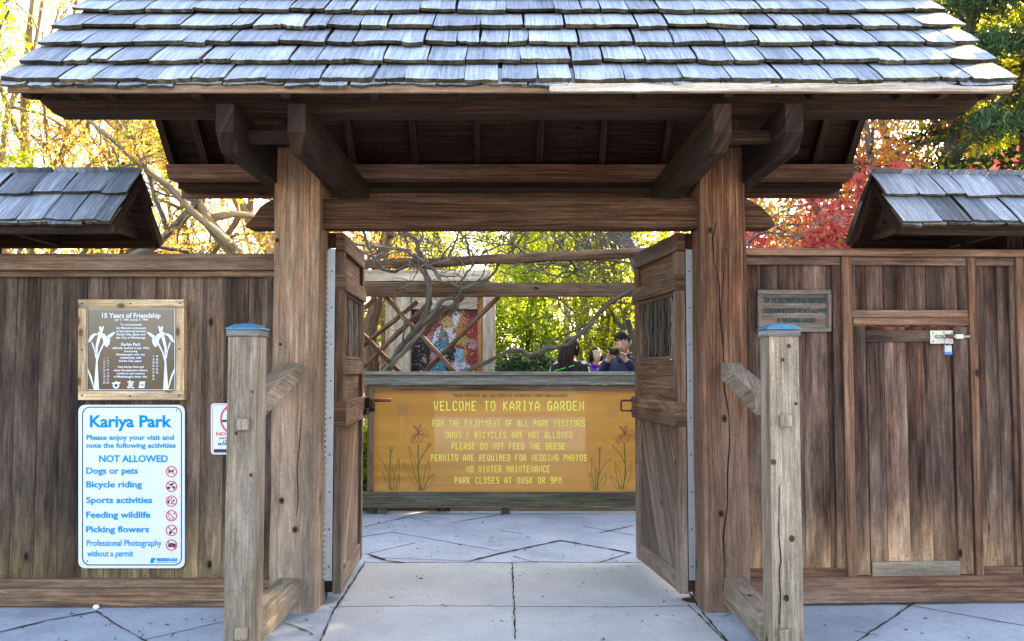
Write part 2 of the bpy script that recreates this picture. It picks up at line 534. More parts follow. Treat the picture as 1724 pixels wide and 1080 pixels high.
def shingle_course(mb, o_, t_, n_, L, s0, expo, lift, wmin, wmax, left_trim=None, last=None, gap=(.003, .016), thick=.019, jag=.010):
    """one course of split shingles, lower edge at s0 up the slope"""
    x = -L
    while x < L - .03:
        wd = random.uniform(wmin, wmax)
        if x + wd > L - .06: wd = L - x
        g = random.uniform(*gap)
        a, b = x, x + wd - g
        s_b = s0 + random.uniform(-.012, .012)
        tl = random.uniform(-.009, .009)
        n = 6
        cup = random.uniform(-.002, .005)
        sk = random.uniform(-.006, .006)
        top = s0 + expo + .05
        th = thick * random.uniform(.8, 1.25)
        P = []
        for q in range(n + 1):
            f = q / n
            xx = a + (b - a) * f
            sb = s_b + tl * (f - .5) * 2 + random.uniform(-jag, jag) * .6
            h = lift + cup * (2 * f - 1) ** 2 + sk * (f - .5)
            P.append(o_ + Vector((xx, 0, 0)) + t_ * sb + n_ * h)                       # lower top
            P.append(o_ + Vector((xx + sk, 0, 0)) + t_ * (s0 + expo * .5) + n_ * (h * .62 + .004))
            P.append(o_ + Vector((xx + sk, 0, 0)) + t_ * top + n_ * .003)               # upper top
            P.append(o_ + Vector((xx, 0, 0)) + t_ * (sb + random.uniform(0, .006)) + n_ * (h - th))   # lower bottom
        F, U, I = [], [], []
        for q in range(n):
            i, j = q * 4, q * 4 + 4
            f0, f1 = (b - a) * q / n, (b - a) * (q + 1) / n
            F += [(i, j, j + 1, i + 1), (i + 1, j + 1, j + 2, i + 2), (i + 3, j + 3, j, i)]
            U += [[(0, f0), (0, f1), (expo * .5, f1), (expo * .5, f0)], [(expo * .5, f0), (expo * .5, f1), (expo, f1), (expo, f0)], [(0, f0), (0, f1), (.03, f1), (.03, f0)]]
            I += [0, 0, 1]
        e = n * 4
        F += [(0, 1, 3), (1, 2, 3), (e, e + 3, e + 1), (e + 1, e + 3, e + 2)]
        U += [[(0, 0), (.1, 0), (0, .02)]] * 4
        I += [1, 1, 1, 1]
        mb.add(P, F, U, I)
        x += wd

sh = MB()
EX = .212
ncr = int(SL / EX) + 1
for o_, t_, n_ in ((of, tf, nf), (ob_, tb, nb)):
    shingle_course(sh, o_, t_, n_, HL + .005, -.028, .16, .021, .10, .24, thick=.017)
    for c in range(ncr):
        if c * EX > SL - .05: break
        ex = min(EX, SL - c * EX)
        shingle_course(sh, o_, t_, n_, HL + random.uniform(-.012, .012), c * EX - .018, ex, .044, .095, .285)
sh.build('shingle_layer', [M['shingle'], M['moss_edge']], roof)

for o_, t_, n_, ya_ in ((of, tf, nf, 0), (ob_, tb, nb, 1)):
    xs = [-HL + .07] + [GX + (i - 4.5) * .425 for i in range(10)] + [HL - .07]
    xs = sorted(set(xs + [-HL + .30, HL - .30]))
    for x in xs:
        m = MB()
        a, b = .02, SL - .06
        p = [o_ + Vector((x, 0, 0)) + t_ * s - n_ * h for s, h in ((a, .0225), (b, .0225), (b, .115), (a + .06, .115), (a, .07))]
        p = [q - Vector((.022, 0, 0)) for q in p]
        m.prism(p, (.044, 0, 0), t_)
        m.build('rafter', M['timber'], roof)
# eave boards
m = MB()
z1 = ZE - .004
m.box(GX - HL + .02, GX + HL - .02, YE - .022, YE - .002, ZE - .040, ZE - .004, 'x', 0, tone=.6)
m.build('fascia', M['rail'], roof, .003)
m = MB()
xa, xb = at(925, 155, YE - .04).x, GX + HL - .03
N = 26
up = [(xa + (xb - xa) * i / N, ZE - .002 + random.uniform(-.006, .003) - (.010 if i > 22 else 0)) for i in range(N + 1)]
lo = [(xa + (xb - xa) * i / N, ZE - .040 + random.uniform(-.002, .003)) for i in range(N + 1)]
m.prism([(x, YE - .043, z) for x, z in up] + [(x, YE - .043, z) for x, z in reversed(lo)], (0, .018, 0), (1, 0, 0), 0, .5)
m.build('splintered_board', M['pale_wood'], roof, label='pale splintered edge board under the front eave')
m = MB()
m.box(GX - HL + .06, GX + HL - .06, YB - .01, YB + .02, ZE - .135, ZE - .075, 'x', tone=.8)
m.build('fascia', M['rail2'], roof, .003)
m = MB()
m.box(GX - HL + .10, GX + HL - .10, 1.072, YB - .012, ZE - .10, ZE - .045, 'x')
m.build('soffit_board', M['timber'], roof)
m = MB()
for t_, n_ in ((tf, nf), (tb, nb)):
    c = Vector((GX, YR, ZR)) + n_ * .055
    p = [c + Vector((-HL - .02, 0, 0)) + t_ * .02, c + Vector((HL + .02, 0, 0)) + t_ * .02, c + Vector((HL + .02, 0, 0)) - t_ * .17, c + Vector((-HL - .02, 0, 0)) - t_ * .17]
    m.prism(p, n_ * .022, (1, 0, 0))
m.build('ridge_board', M['shingle'], roof)
m = MB(); m.box(GX - 2.3, GX + 2.3, YR - .06, YR + .06, ZR - .26, ZR - .11, 'x')
m.build('ridge_beam', M['timber'], roof, .004)
for s_ in (-1, 1):
    m = MB(); m.box(GX + s_ * 1.187 - .07, GX + s_ * 1.187 + .07, YR - .07, YR + .07, 2.6, ZR - .26, 'z')
    m.build('king_post', M['timber'], gate, .004)

# props in front of the posts ---------------------------------------
for s_ in (-1, 1):
    xa, xb = (-1.322, -1.186) if s_ < 0 else (1.197, 1.335)
    y0, y1 = -.85, -.70
    zt = 1.497
    m = MB()
    m.box(xa, xb, y0, y1, 0, zt, 'z', jit=.003, tone=.5)
    for kx, ky, r in (((398, 730, .008), (440, 660, .006), (442, 800, .008)) if s_ < 0 else ((1328, 583, .009), (1340, 680, .007), (1302, 778, .012), (1333, 907, .013), (1324, 1007, .013), (1318, 606, .008))):
        c = at(kx, ky, y0 - .001)
        if not xa < c.x < xb: c.x = xb - .02
        m.prism([c + Vector((r * math.cos(t * PI / 6), 0, 1.2 * r * math.sin(t * PI / 6))) for t in range(12)], (0, -.003, 0), (0, 0, 1), 1)
    if s_ > 0:
        cp = [at(a, b, y0 - .0005) for a, b in ((1312, 820), (1311, 900), (1315, 945), (1312, 960), (1314, 1010), (1312, 1050))]
        m.ribbon(cp, [.002, .004, .005, .004, .005, .002], (0, -1, 0), .003, 2)
    pp = m.build('support_post', [M['prop'], M['knot'], M['crack']], gate, .006)
    m = MB()
    m.box(xa - .008, xb + .008, y0 - .008, y1 + .008, zt + .001, zt + .032, 'x')
    pc = m.build('cap_band', M['capband'], pp, .003)
    m = MB()
    cx, cy = (xa + xb) / 2, (y0 + y1) / 2
    h = .012
    b0 = [(xa - h, y0 - h), (xb + h, y0 - h), (xb + h, y1 + h), (xa - h, y1 + h)]
    P = [(x, y, zt + .033) for x, y in b0] + [(x, y, zt + .039) for x, y in b0] + [(cx + (x - cx) * .62, cy + (y - cy) * .62, zt + .058) for x, y in b0] + [(cx, cy, zt + .066)]
    F = [(3, 2, 1, 0)] + [(i, (i + 1) % 4, 4 + (i + 1) % 4, 4 + i) for i in range(4)] + [(4 + i, 4 + (i + 1) % 4, 8 + (i + 1) % 4, 8 + i) for i in range(4)] + [(8 + i, 8 + (i + 1) % 4, 12) for i in range(4)]
    m.add(P, F, [[(0, 0)] * len(f) for f in F])
    m.build('post_cap', M['bluecap'], pp, .002)
    # pegs
    pegs = (((407, 715), .055), ((405, 1068), .055)) if s_ < 0 else (((1324, 709), .055), ((1324, 1072), .06))
    for (kx, ky), sz in pegs:
        c = at(kx, ky, y0 - .03)
        m = MB(); hh = sz / 2
        m.box(c.x - hh, c.x + hh, y0 - .035, y0 + .0, c.z - hh, c.z + hh, 'z')
        m.build('peg', M['prop'], pp, .007)
    # braces back to the post
    bx = (-1.285, -1.180) if s_ < 0 else (1.170, 1.275)
    m = MB()
    zA, zB = 1.38, 1.228
    p = [(bx[0], 0, zA), (bx[0], y1, zB), (bx[0], y1, zB - .105), (bx[0], 0, zA - .095)]
    m.prism(p, (bx[1] - bx[0], 0, 0), (0, 1, -.17))
    m.build('brace', M['prop'], gate, .005)
    m = MB()
    m.box(bx[0], bx[1], y1, 0, .05, .192, 'y')
    m.build('brace', M['prop'], gate, .005)

# door leaves --------------------------------------------------------
M['glass'] = flat('dark etched glass', (.05, .06, .06), .12, .5)
M['screen'] = wood('carved screen wood', (.02, .013, .008), (.06, .04, .026), (.16, .14, .10), (.10, .09, .07), .6, .6, knots=2)
def clip(poly, a, b, c):           # keep a*x+b*y<=c
    out = []
    for i in range(len(poly)):
        p, q = poly[i], poly[(i + 1) % len(poly)]
        fp, fq = a * p[0] + b * p[1] - c, a * q[0] + b * q[1] - c
        if fp <= 0: out.append(p)
        if fp * fq < 0:
            t = fp / (fp - fq)
            out.append((p[0] + t * (q[0] - p[0]), p[1] + t * (q[1] - p[1])))
    return out

def door_leaf(hinge, udir, wdir, flip):
    u = Vector((udir[0], udir[1], 0)).normalized(); wv = Vector((wdir[0], wdir[1], 0)).normalized()
    Mx = Matrix((( u.x, wv.x, 0, hinge[0]), (u.y, wv.y, 0, hinge[1]), (0, 0, 1, 0), (0, 0, 0, 1)))
    W = 1.0
    def bx(name, u0, u1, w0, w1, z0, z1, g, mt='door', par=None, bev=.004, label=None, tone=None):
        m = MB(); m.box(u0, u1, w0, w1, z0, z1, g, M=Mx, tone=tone)
        if flip: m.f = [f[::-1] for f in m.f]; m.uv = [x[::-1] for x in m.uv]
        return m.build(name, M[mt], par, bev, label)
    lower = MB()
    # diagonal boarding of the lower panel
    z0, z1, u0, u1 = .155, 1.005, .085, .915
    d = Vector((-.50, -.866)); q = Vector((d.y, -d.x))
    ang = math.atan2(.866, .5)
    nrm = (math.sin(ang), -math.cos(ang))
    bw = .115
    vals = [nrm[0] * a + nrm[1] * b for a in (u0, u1) for b in (z0, z1)]
    k = math.floor(min(vals) / bw)
    while k * bw < max(vals):
        pl = [(u0, z0), (u1, z0), (u1, z1), (u0, z1)]
        pl = clip(pl, -nrm[0], -nrm[1], -(k * bw + .002))
        if len(pl) > 2: pl = clip(pl, nrm[0], nrm[1], (k + 1) * bw - .002)
        if len(pl) > 2:
            pts = [Mx @ Vector((a, .022, b)) for a, b in pl]
            lower.prism(pts, wv * .02, u * math.cos(ang) + Vector((0, 0, math.sin(ang))))
        k += 1
    leaf = lower.build('gate_door', M['door'], gate)
    bx('stile', 0, .083, 0, .05, .04, 2.04, 'z', par=leaf)
    bx('stile', .917, W, 0, .05, .04, 2.04, 'z', par=leaf)
    bx('rail', 0, W, -.002, .052, 2.045, 2.15, 'x', par=leaf)
    bx('panel', .085, .915, .024, .034, 1.905, 2.042, 'x', par=leaf)
    bx('rail', -.004, W + .004, -.014, .058, 1.808, 1.902, 'x', par=leaf)
    bx('rail', .085, .915, .002, .048, 1.31, 1.402, 'x', par=leaf)
    bx('panel', .085, .915, .024, .034, 1.155, 1.308, 'x', par=leaf)
    bx('lock_rail', -.006, W + .006, -.022, .062, 1.007, 1.153, 'x', par=leaf)
    bx('rail', .085, .915, .003, .047, .042, .153, 'x', par=leaf)
    # framed window with a carved screen in front of dark glass
    for a in (.085, .895):
        bx('window_frame', a, a + .02, .006, .04, 1.404, 1.806, 'z', par=leaf)
    bx('window_frame', .107, .893, .006, .04, 1.404, 1.422, 'x', par=leaf)
    bx('window_frame', .107, .893, .006, .04, 1.786, 1.806, 'x', par=leaf)
    bx('pane', .107, .893, .030, .036, 1.424, 1.784, 'x', 'glass', par=leaf, bev=0)
    sc = MB()
    rr = random.Random(5)
    for i in range(17):
        a = .125 + .045 * i
        pts = []
        for j in range(9):
            pts.append(Mx @ Vector((min(.885, max(.115, a + .008 * math.sin(j * .7 + i * 2.2) + rr.uniform(-.012, .012))), .022 - .0015 * (i % 3), 1.426 + j * .0445)))
        sc.ribbon(pts, [rr.uniform(.012, .045) for _ in pts], -wv, .003, 0, tone=rr.random())
    sc.build('carved_screen', M['screen'], leaf)
    # hinge with knuckles, on the jamb side
    m = MB()
    m.box(-.012, -.004, .052, .094, .12, 2.05, 'z', M=Mx)
    for i in range(60):
        zz = .125 + i * .032
        m.tube([Mx @ Vector((-.010, .100, zz)), Mx @ Vector((-.010, .100, zz + .026))], .0075, 6)
    for i in range(9):
        zz = .2 + i * .215
        c = Mx @ Vector((-.0125, .07, zz))
        m.tube([c, c + Vector((0, -.003, 0))], .005, 8, 1)
    hg = m.build('hinge', [M['metal'], M['rust']], leaf)
    bx('rail_end', -.004, .03, .053, .094, 2.06, 2.15, 'z', 'timber', par=leaf)
    bx('hinge_block', .0, .06, .052, .088, .05, 2.055, 'z', 'timber', par=leaf)
    return leaf, Mx, u, wv

dl, Ml, ul_, wl_ = door_leaf((-.992, .245), (-.045, 1), (-1, -.045), False)
dr, Mr, ur_, wr_ = door_leaf((.975, .245), (-.118, .993), (.993, .118), True)
# latches near the free edges
m = MB()
for i, (a, b, z) in enumerate(((.88, .035, 1.115), (.93, .05, 1.10), (.985, .055, 1.075))):
    m.box(a, a + .055, -.022 - b, -.0225, z - .03, z + .03, 'z', M=Ml)
m.box(.80, .99, -.048, -.030, 1.035, 1.075, 'x', M=Ml)
lt = m.build('latch', M['timber'], dl, .003)
m = MB(); m.tube([Ml @ Vector((1.0, -.05, 1.125)), Ml @ Vector((1.0, -.19, 1.125))], .013, 8)
m.build('latch_bolt', flat('red oxide bolt', (.16, .03, .02), .55, .4), dl, 0)
m = MB()
for z in (1.055, 1.125):
    m.box(.86, 1.008, -.029, -.0225, z - .014, z + .014, 'x', M=Mr)
    for a in (.88, .96):
        c = Mr @ Vector((a, -.029, z)); m.tube([c, c - wr_ * .006], .007, 8)
pts = [Mr @ Vector((a, b, z)) for a, b, z in ((.97, -.03, 1.125), (.97, -.105, 1.125), (.97, -.105, 1.055), (.97, -.03, 1.055))]
for i in range(3):
    m.tube([pts[i], pts[i + 1]], .007, 6)
m.build('hasp', M['rust'], dr, .001)

# jamb strips between post and hinge
for s_ in (-1, 1):
    m = MB()
    a, b = sorted((GX + s_ * 1.082, GX + s_ * 1.12))
    m.box(a, b, .291, .36, 0.0, zl0, 'z')
    m.build('jamb', M['timber'], gate, .003)
# ================================================================== FENCES
YF = .18
def plank_wall(mb, edges, y0, y1, z0, z1, M_=None, tones=None):
    for i in range(len(edges) - 1):
        dy = random.uniform(-.003, .003)
        mb.box(edges[i] + .0015, edges[i + 1] - .0015, y0 + dy, y1 + dy, z0, z1, 'z', M=M_, tone=None if tones is None else tones[i])
        for zz in (z0 + .09, z1 - .08, (z0 + z1) / 2 + random.uniform(-.02, .02)):
            for xx in (edges[i] + .03, edges[i + 1] - .03):
                c = Vector((xx + random.uniform(-.008, .008), y0 + dy, zz + random.uniform(-.02, .02)))
                q = [c + Vector((.0042 * math.cos(t * PI / 3), 0, .0042 * math.sin(t * PI / 3))) for t in range(6)]
                d = Vector((0, -.0015, 0))
                if M_ is not None: q = [M_ @ p for p in q]; d = M_.to_3x3() @ d
                mb.prism(q, d, (0, 0, 1), 1)

def fence_roof(parent, x_in, x_out, yr, M_=None):
    """small gable roof over a fence, from its inner end x_in out to x_out"""
    ident = Matrix.Identity(4) if M_ is None else M_
    yf, yb = yr - .355, yr + .335
    zr, ze = 2.492, 2.135
    k = (zr - ze) / (yr - yf)
    sg = 1 if x_out > x_in else -1
    xm, hl = (x_in + x_out) / 2, abs(x_out - x_in) / 2
    A = ident.to_3x3()
    tfv, nfv = (A @ Vector((0, 1, k))).normalized(), (A @ Vector((0, -k, 1))).normalized()
    kb = (zr - ze) / (yb - yr)
    tbv, nbv = (A @ Vector((0, -1, kb))).normalized(), (A @ Vector((0, kb, 1))).normalized()
    ex = A @ Vector((1, 0, 0))
    o1, o2 = ident @ Vector((xm, yf, ze)), ident @ Vector((xm, yb, ze))
    S1, S2 = math.hypot(zr - ze, yr - yf), math.hypot(zr - ze, yb - yr)
    d = MB()
    for o_, t_, n_, S in ((o1, tfv, nfv, S1), (o2, tbv, nbv, S2)):
        p = [o_ + ex * x + t_ * s for x, s in ((-hl + .01, .01), (hl - .01, .01), (hl - .01, S), (-hl + .01, S))]
        d.prism(p, -n_ * .02, ex)
    rf = d.build('fence_roof', M['timber'], parent)
    shg = MB()
    # shingle courses work along +X of the frame: reuse with a rotated origin
    def course(o_, t_, n_, s0, expo, lift):
        tmp = MB()
        shingle_course(tmp, Vector((0, 0, 0)), Vector((0, 1, 0)), Vector((0, 0, 1)), hl, s0, expo, lift, .11, .235, thick=.016, jag=.005)
        B = Matrix(((ex.x, t_.x, n_.x, o_.x), (ex.y, t_.y, n_.y, o_.y), (ex.z, t_.z, n_.z, o_.z), (0, 0, 0, 1)))
        flip = ex.cross(t_).dot(n_) < 0
        n0 = len(shg.v)
        shg.v += [tuple(B @ Vector(p)) for p in tmp.v]
        shg.f += [[n0 + i for i in (f[::-1] if flip else f)] for f in tmp.f]
        shg.uv += [u[::-1] if flip else u for u in tmp.uv]
        shg.mi += tmp.mi; shg.tn += tmp.tn; shg.sm += tmp.sm
    for o_, t_, n_, S in ((o1, tfv, nfv, S1), (o2, tbv, nbv, S2)):
        course(o_, t_, n_, -.012, .12, .020)
        course(o_, t_, n_, -.004, S * .53, .036)
        course(o_, t_, n_, S * .52, S * .47, .036)
    shg.build('shingle_layer', [M['shingle_old'], M['moss_edge']], rf)
    # gable board set back from the end, barge rafters, soffit beam
    m = MB()
    xg = x_in + sg * .13
    m.prism([(xg, yf + .05, ze + .01), (xg, yb - .05, ze + .01), (xg, yr, zr - .04)], (sg * .02, 0, 0), (0, 1, 0), M=ident)
    m.build('gable_board', M['fence'], rf)
    m = MB()
    for ya_, y_e, s in ((yf, yr, 1), (yb, yr, -1)):
        p = [(x_in + sg * .004, ya_ + s * .0, ze - .002), (x_in + sg * .004, yr, zr - .022), (x_in + sg * .004, yr, zr - .082), (x_in + sg * .004, ya_ + s * .035, ze - .04)]
        m.prism(p, (sg * .028, 0, 0), (0, y_e - ya_, zr - ze), M=ident)
    m.build('barge_board', M['timber'], rf)
    m = MB()
    for yy in (yf + .03, yb - .07):
        m.box(min(x_in, x_out) + .02, max(x_in, x_out) - .02, yy, yy + .035, ze - .045, ze - .003, 'x', M=ident)
    m.build('eave_batten', M['timber'], rf)
    m = MB(); m.box(min(x_in + sg * .2, x_out), max(x_in + sg * .2, x_out), yr - .045, yr + .045, ze + .03, ze + .15, 'x', M=ident)
    m.build('roof_beam', M['timber'], rf)
    for i in range(5):
        m = MB()
        xx = x_in + sg * (.62 + .48 * i)
        m.box(xx - .02, xx + .02, yf + .07, yb - .08, ze - .035, ze + .03, 'y', M=ident)
        m.build('roof_tie', M['timber'], rf)
    return rf

# ---- fence left of the gate
XL = GX - PX1
fl = thing('fence', (-3.2, YF, 0), 'plain vertical plank fence with small shingled roof, carrying the white rules board', 'fence')
edges = [X(p, YF) for p in (26, 65, 104, 144, 183, 222, 261, 301, 340, 378, 417, 452)]
e0 = edges[0]; k = 1
while e0 > -5.2: e0 -= random.uniform(.125, .145); edges.insert(0, e0)
edges[-1] = X(449, YF)
m = MB(); plank_wall(m, edges, YF, YF + .03, .075, 1.90)
m.build('plank_panel', [M['fence'], M['rust']], fl, .002)
z1, z2, z3 = Z(427, .11), Z(455, .11), Z(466, .14)
m = MB()
m.box(-5.2, XL - .003, .11, .26, z2, z1, 'x', tone=.35)
m.build('cap_rail', M['rail'], fl, .005)
m = MB(); m.box(-5.2, XL - .003, .145, YF - .003, z3, z2 - .001, 'x', tone=.8)
m.build('upper_rail', M['rail'], fl, .003)
m = MB(); m.box(-5.2, XL - .003, .135, YF - .003, Z(991, .135), Z(976, .135), 'x', tone=.7)
m.build('lower_rail', M['rail'], fl, .004)
m = MB(); m.box(-5.2, XL - .003, .10, .23, .006, Z(992, .10), 'x', tone=.35)
m.build('base_rail', M['rail'], fl, .004)
m = MB(); m.box(X(450, .15), XL - .002, .13, YF + .04, Z(975, .13), z3 - .001, 'z', tone=.3)
m.build('edge_batten', M['fence'], fl, .003)
for xx in (at(-4, 400, .2).x, at(-4, 400, .2).x - 1.9):
    m = MB(); m.box(xx - .09, xx, .14, .25, z1 + .001, 2.30, 'z')
    m.build('roof_post', M['timber'], fl, .004)
fence_roof(fl, at(240, 292, .2).x, -5.3, .20)

# ---- fence right of the gate, swung back a little
RZ = R(2.6)
XRg = GX + PX1
fr = thing('fence', (XRg, .13, 0), 'framed dark red board fence with small shingled roof and padlocked service door', 'fence', RZ)
FRM = WM[fr.name]; FRI = FRM.inverted()
nR = FRM.to_3x3() @ Vector((0, 1, 0))
def atR(px, py, off=0.0):
    """photograph position -> local x,z on the fence plane local y=off"""
    p0 = FRM @ Vector((0, off, 0))
    d = ray(px, py)
    t = (p0 - CAM).dot(nR) / d.dot(nR)
    return FRI @ (CAM + d * t)
def RX(px, off=0.0): return atR(px, 650, off).x
def RZ_(py, off=0.0, px=1500): return atR(px, py, off).z
def rbox(name, x0, x1, y0, y1, z0, z1, g, mt, par=None, bev=.004, tone=None, label=None):
    m = MB(); m.box(x0, x1, y0, y1, z0, z1, g, M=FRM, tone=tone)
    return m.build(name, M[mt], par or fr, bev, label)
XE = 4.2
ztop = RZ_(419, -.03)
rbox('cap_rail', .003, XE, -.03, .12, RZ_(431, -.03), ztop, 'x', 'rail2', tone=.9)
rbox('base_rail', .003, XE, -.02, .09, .016, RZ_(972, -.02), 'x', 'rail2', tone=.75)
zb = RZ_(972, -.02); zc = RZ_(431, -.03)
tr0, tr1 = RX(1421, 0), RX(1437, 0)          # frame post left of the service door
tq0, tq1 = RX(1635, 0), RX(1648, 0)
rbox('frame_post', tr0, tr1, -.005, .05, zb, zc, 'z', 'rail2', tone=.8)
rbox('frame_post', tq0, tq1, -.005, .05, zb, zc, 'z', 'rail2', tone=.45)
xq = RX(1716, 0)
rbox('frame_post', xq, xq + .06, -.005, .05, zb, zc, 'z', 'rail2')
rbox('frame_post', xq + 1.3, xq + 1.36, -.005, .05, zb, zc, 'z', 'rail2')
YB_ = .045
def panel(x0, x1, z0, z1, edges, tones=None):
    m = MB(); plank_wall(m, edges, YB_, YB_ + .025, z0, z1, FRM, tones)
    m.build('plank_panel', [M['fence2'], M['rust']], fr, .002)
def surround(x0, x1, z0, z1, wl=.035, wr=.035, low=.045, top=.05):
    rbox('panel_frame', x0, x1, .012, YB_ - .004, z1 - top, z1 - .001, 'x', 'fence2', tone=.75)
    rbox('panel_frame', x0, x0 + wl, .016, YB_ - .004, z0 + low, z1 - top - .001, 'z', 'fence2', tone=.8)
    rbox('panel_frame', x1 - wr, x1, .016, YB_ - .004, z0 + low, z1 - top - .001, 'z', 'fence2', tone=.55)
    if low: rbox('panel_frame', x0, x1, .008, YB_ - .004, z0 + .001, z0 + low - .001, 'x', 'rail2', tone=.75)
xs0, xs1 = .003, tr0 - .001
panel(xs0, xs1, zb, zc, [xs0, RX(1283, YB_), RX(1312, YB_), RX(1352, YB_), RX(1395, YB_), xs1], [.5, .3, .45, .75, .3])
surround(xs0, xs1, zb, zc, .035, .05)
panel(tq1, xq, zb, zc, [tq1, RX(1660, YB_), RX(1682, YB_), xq], [.5, .45, .6])
surround(tq1 + .001, xq - .001, zb, zc, .04, .03)
panel(xq + .06, xq + 1.3, zb, zc, [xq + .06 + i * .124 for i in range(11)])
surround(xq + .061, xq + 1.299, zb, zc)
panel(xq + 1.36, XE, zb, zc, [xq + 1.36 + (XE - xq - 1.36) * i / 7 for i in range(8)])
# over the service door
zr0, zr1, zr2 = RZ_(548, -.01), RZ_(535, -.01), RZ_(522, 0)
panel(tr1, tq0, zr2, zc, [tr1, RX(1460, YB_), RX(1490, YB_), RX(1527, YB_), RX(1562, YB_), RX(1600, YB_), tq0], [.4, .6, .45, .6, .55, .8])
surround(tr1 + .001, tq0 - .001, zr2, zc, .03, .045, 0)
rbox('door_head', tr1 + .001, tq0 - .001, .004, .06, zr1 + .001, zr2, 'x', 'rail2', tone=.85)
rbox('door_head', tr1 + .001, tq0 - .001, -.012, .06, zr0, zr1, 'x', 'rail2', tone=.65, bev=.012)
# service door
YD = .03
zd0, zd1 = zb + .004, zr0 - .005
dm = MB()
de = [tr1 + .006] + [RX(p, YD) for p in (1460, 1489, 1527, 1565, 1603)] + [tq0 - .006]
plank_wall(dm, de, YD, YD + .025, zd0 + .003, zd1 - .001, FRM, [.15, .3, .95, .9, .35, .4])
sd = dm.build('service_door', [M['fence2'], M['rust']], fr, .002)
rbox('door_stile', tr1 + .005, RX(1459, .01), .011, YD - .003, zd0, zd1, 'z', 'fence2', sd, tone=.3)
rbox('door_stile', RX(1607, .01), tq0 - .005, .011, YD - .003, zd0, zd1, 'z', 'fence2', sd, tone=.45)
rbox('door_rail', RX(1459, .01) + .001, RX(1607, .01) - .001, .013, YD - .003, RZ_(576, .01), RZ_(556, .01), 'x', 'fence2', sd, tone=.35)
rbox('door_rail', RX(1462, .01), RX(1608, .01), .007, YD - .003, RZ_(971, .01), RZ_(946, .01), 'x', 'prop', sd, tone=.35, label='paler bottom rail of the service door')
# slide bolt
M['cream'] = flat('cream painted plate', (.50, .47, .36), .5, .4, .2, .15, 40)
p0, p1 = atR(1566, 579, .008), atR(1597, 557, .008)
m = MB(); m.box(p0.x, RX(1606, .008), .0035, .0095, p0.z, p1.z, 'x', M=FRM)
for px_, py_ in ((1571, 561), (1571, 575), (1589, 560), (1602, 561), (1602, 575)):
    c = atR(px_, py_, .003); c.y = .0034
    m.tube([FRM @ c, FRM @ (c + Vector((0, -.003, 0)))], .0045, 8, 1)
sb = m.build('bolt_plate', [M['cream'], M['rust']], sd, .002)
m = MB(); zb_ = atR(1590, 567, 0).z
m.tube([FRM @ Vector((RX(1577), -.006, zb_)), FRM @ Vector((RX(1633), -.006, zb_))], .0085, 10)
m.tube([FRM @ Vector((RX(1586), -.006, zb_)), FRM @ Vector((RX(1586), -.035, zb_ + .004))], .005, 8)
m.build('bolt_bar', M['metal'], sb)
m = MB()
m.box(RX(1592), RX(1606), -.018, .003, zb_ - .013, zb_ + .013, 'x', M=FRM)
m.build('bolt_keeper', M['rust'], sb, .004)
m = MB(); m.box(RX(1610, -.006), RX(1623, -.006), -.018, .003, zb_ - .014, zb_ + .014, 'x', M=FRM)
m.build('bolt_keeper', M['cream'], sb, .004)
# roof over it
for px_ in (1706, 1740):
    pass
lp = atR(1690, 400, .06).x
rbox('roof_post', lp, lp + .10, .03, .14, ztop + .001, 2.30, 'z', 'timber')
lp2 = atR(1626, 400, .12).x
rbox('roof_post', lp2, lp2 + .05, .13, .18, ztop - .3, 2.30, 'z', 'timber')
rbox('roof_post', lp + 1.7, lp + 1.8, .03, .14, ztop + .001, 2.30, 'z', 'timber')
fence_roof(fr, atR(1465, 287, .07).x, XE, .07, FRM)

# padlock hanging from the bolt
pc = FRM @ Vector((RX(1597, -.03), -.028, RZ_(588, -.03)))
pad = thing('padlock', pc, 'small steel padlock with blue base hanging from the service door bolt', 'padlock', RZ)
PM = WM[pad.name]
m = MB(); m.box(-.022, .022, -.011, .011, -.020, .022, 'x', M=PM)
m.build('lock_body', M['metal'], pad, .004)
m = MB(); m.box(-.0235, .0235, -.0125, .0125, -.032, -.0205, 'x', M=PM)
m.build('bumper', flat('blue rubber bumper', (.05, .17, .55), .5, .4), pad, .003)
m = MB()
m.tube([PM @ Vector((.014 * math.cos(t * PI / 8), 0, .045 + .016 * math.sin(t * PI / 8))) if 0 <= t <= 8 else PM @ Vector((.014 if t < 0 else -.014, 0, .02)) for t in range(-1, 10)], .0036, 8)
m.build('shackle', M['metal'], pad)
# ================================================================== SIGNS
def text_geo(body, bold=0.0, shear=0.0):
    c = bpy.data.curves.new('t', 'FONT')
    c.body = body; c.size = 1; c.offset = bold * 1.35; c.shear = shear; c.resolution_u = 3
    o = bpy.data.objects.new('t', c)
    COL.objects.link(o)
    dg = bpy.context.evaluated_depsgraph_get()
    me = bpy.data.meshes.new_from_object(o.evaluated_get(dg))
    v = [tuple(x.co[:2]) for x in me.vertices]
    f = [tuple(p.vertices) for p in me.polygons]
    bpy.data.objects.remove(o); bpy.data.curves.remove(c); bpy.data.meshes.remove(me)
    return v, f
_cap = {}
def cap_h():
    if 'h' not in _cap:
        v, f = text_geo('H'); _cap['h'] = max(p[1] for p in v)
    return _cap['h']
def text_put(mb, body, P, x0, x1, base, cap, bold=.012, shear=0, mi=0, h=.002, lean=0.0):
    """lettering from x0 to x1 in photograph pixels, standing on base (at x0; lean = rise to x1)"""
    v, f = text_geo(body, bold, shear)
    if not v: return
    a, b = min(p[0] for p in v), max(p[0] for p in v)
    sx = (x1 - x0) / (b - a); sy = cap / cap_h()
    pts = [P(x0 + (p[0] - a) * sx, base - p[1] * sy + lean * (p[0] - a) / (b - a), h) for p in v]
    mb.add(pts, f, [[(0, 0)] * len(q) for q in f], mi, .5)
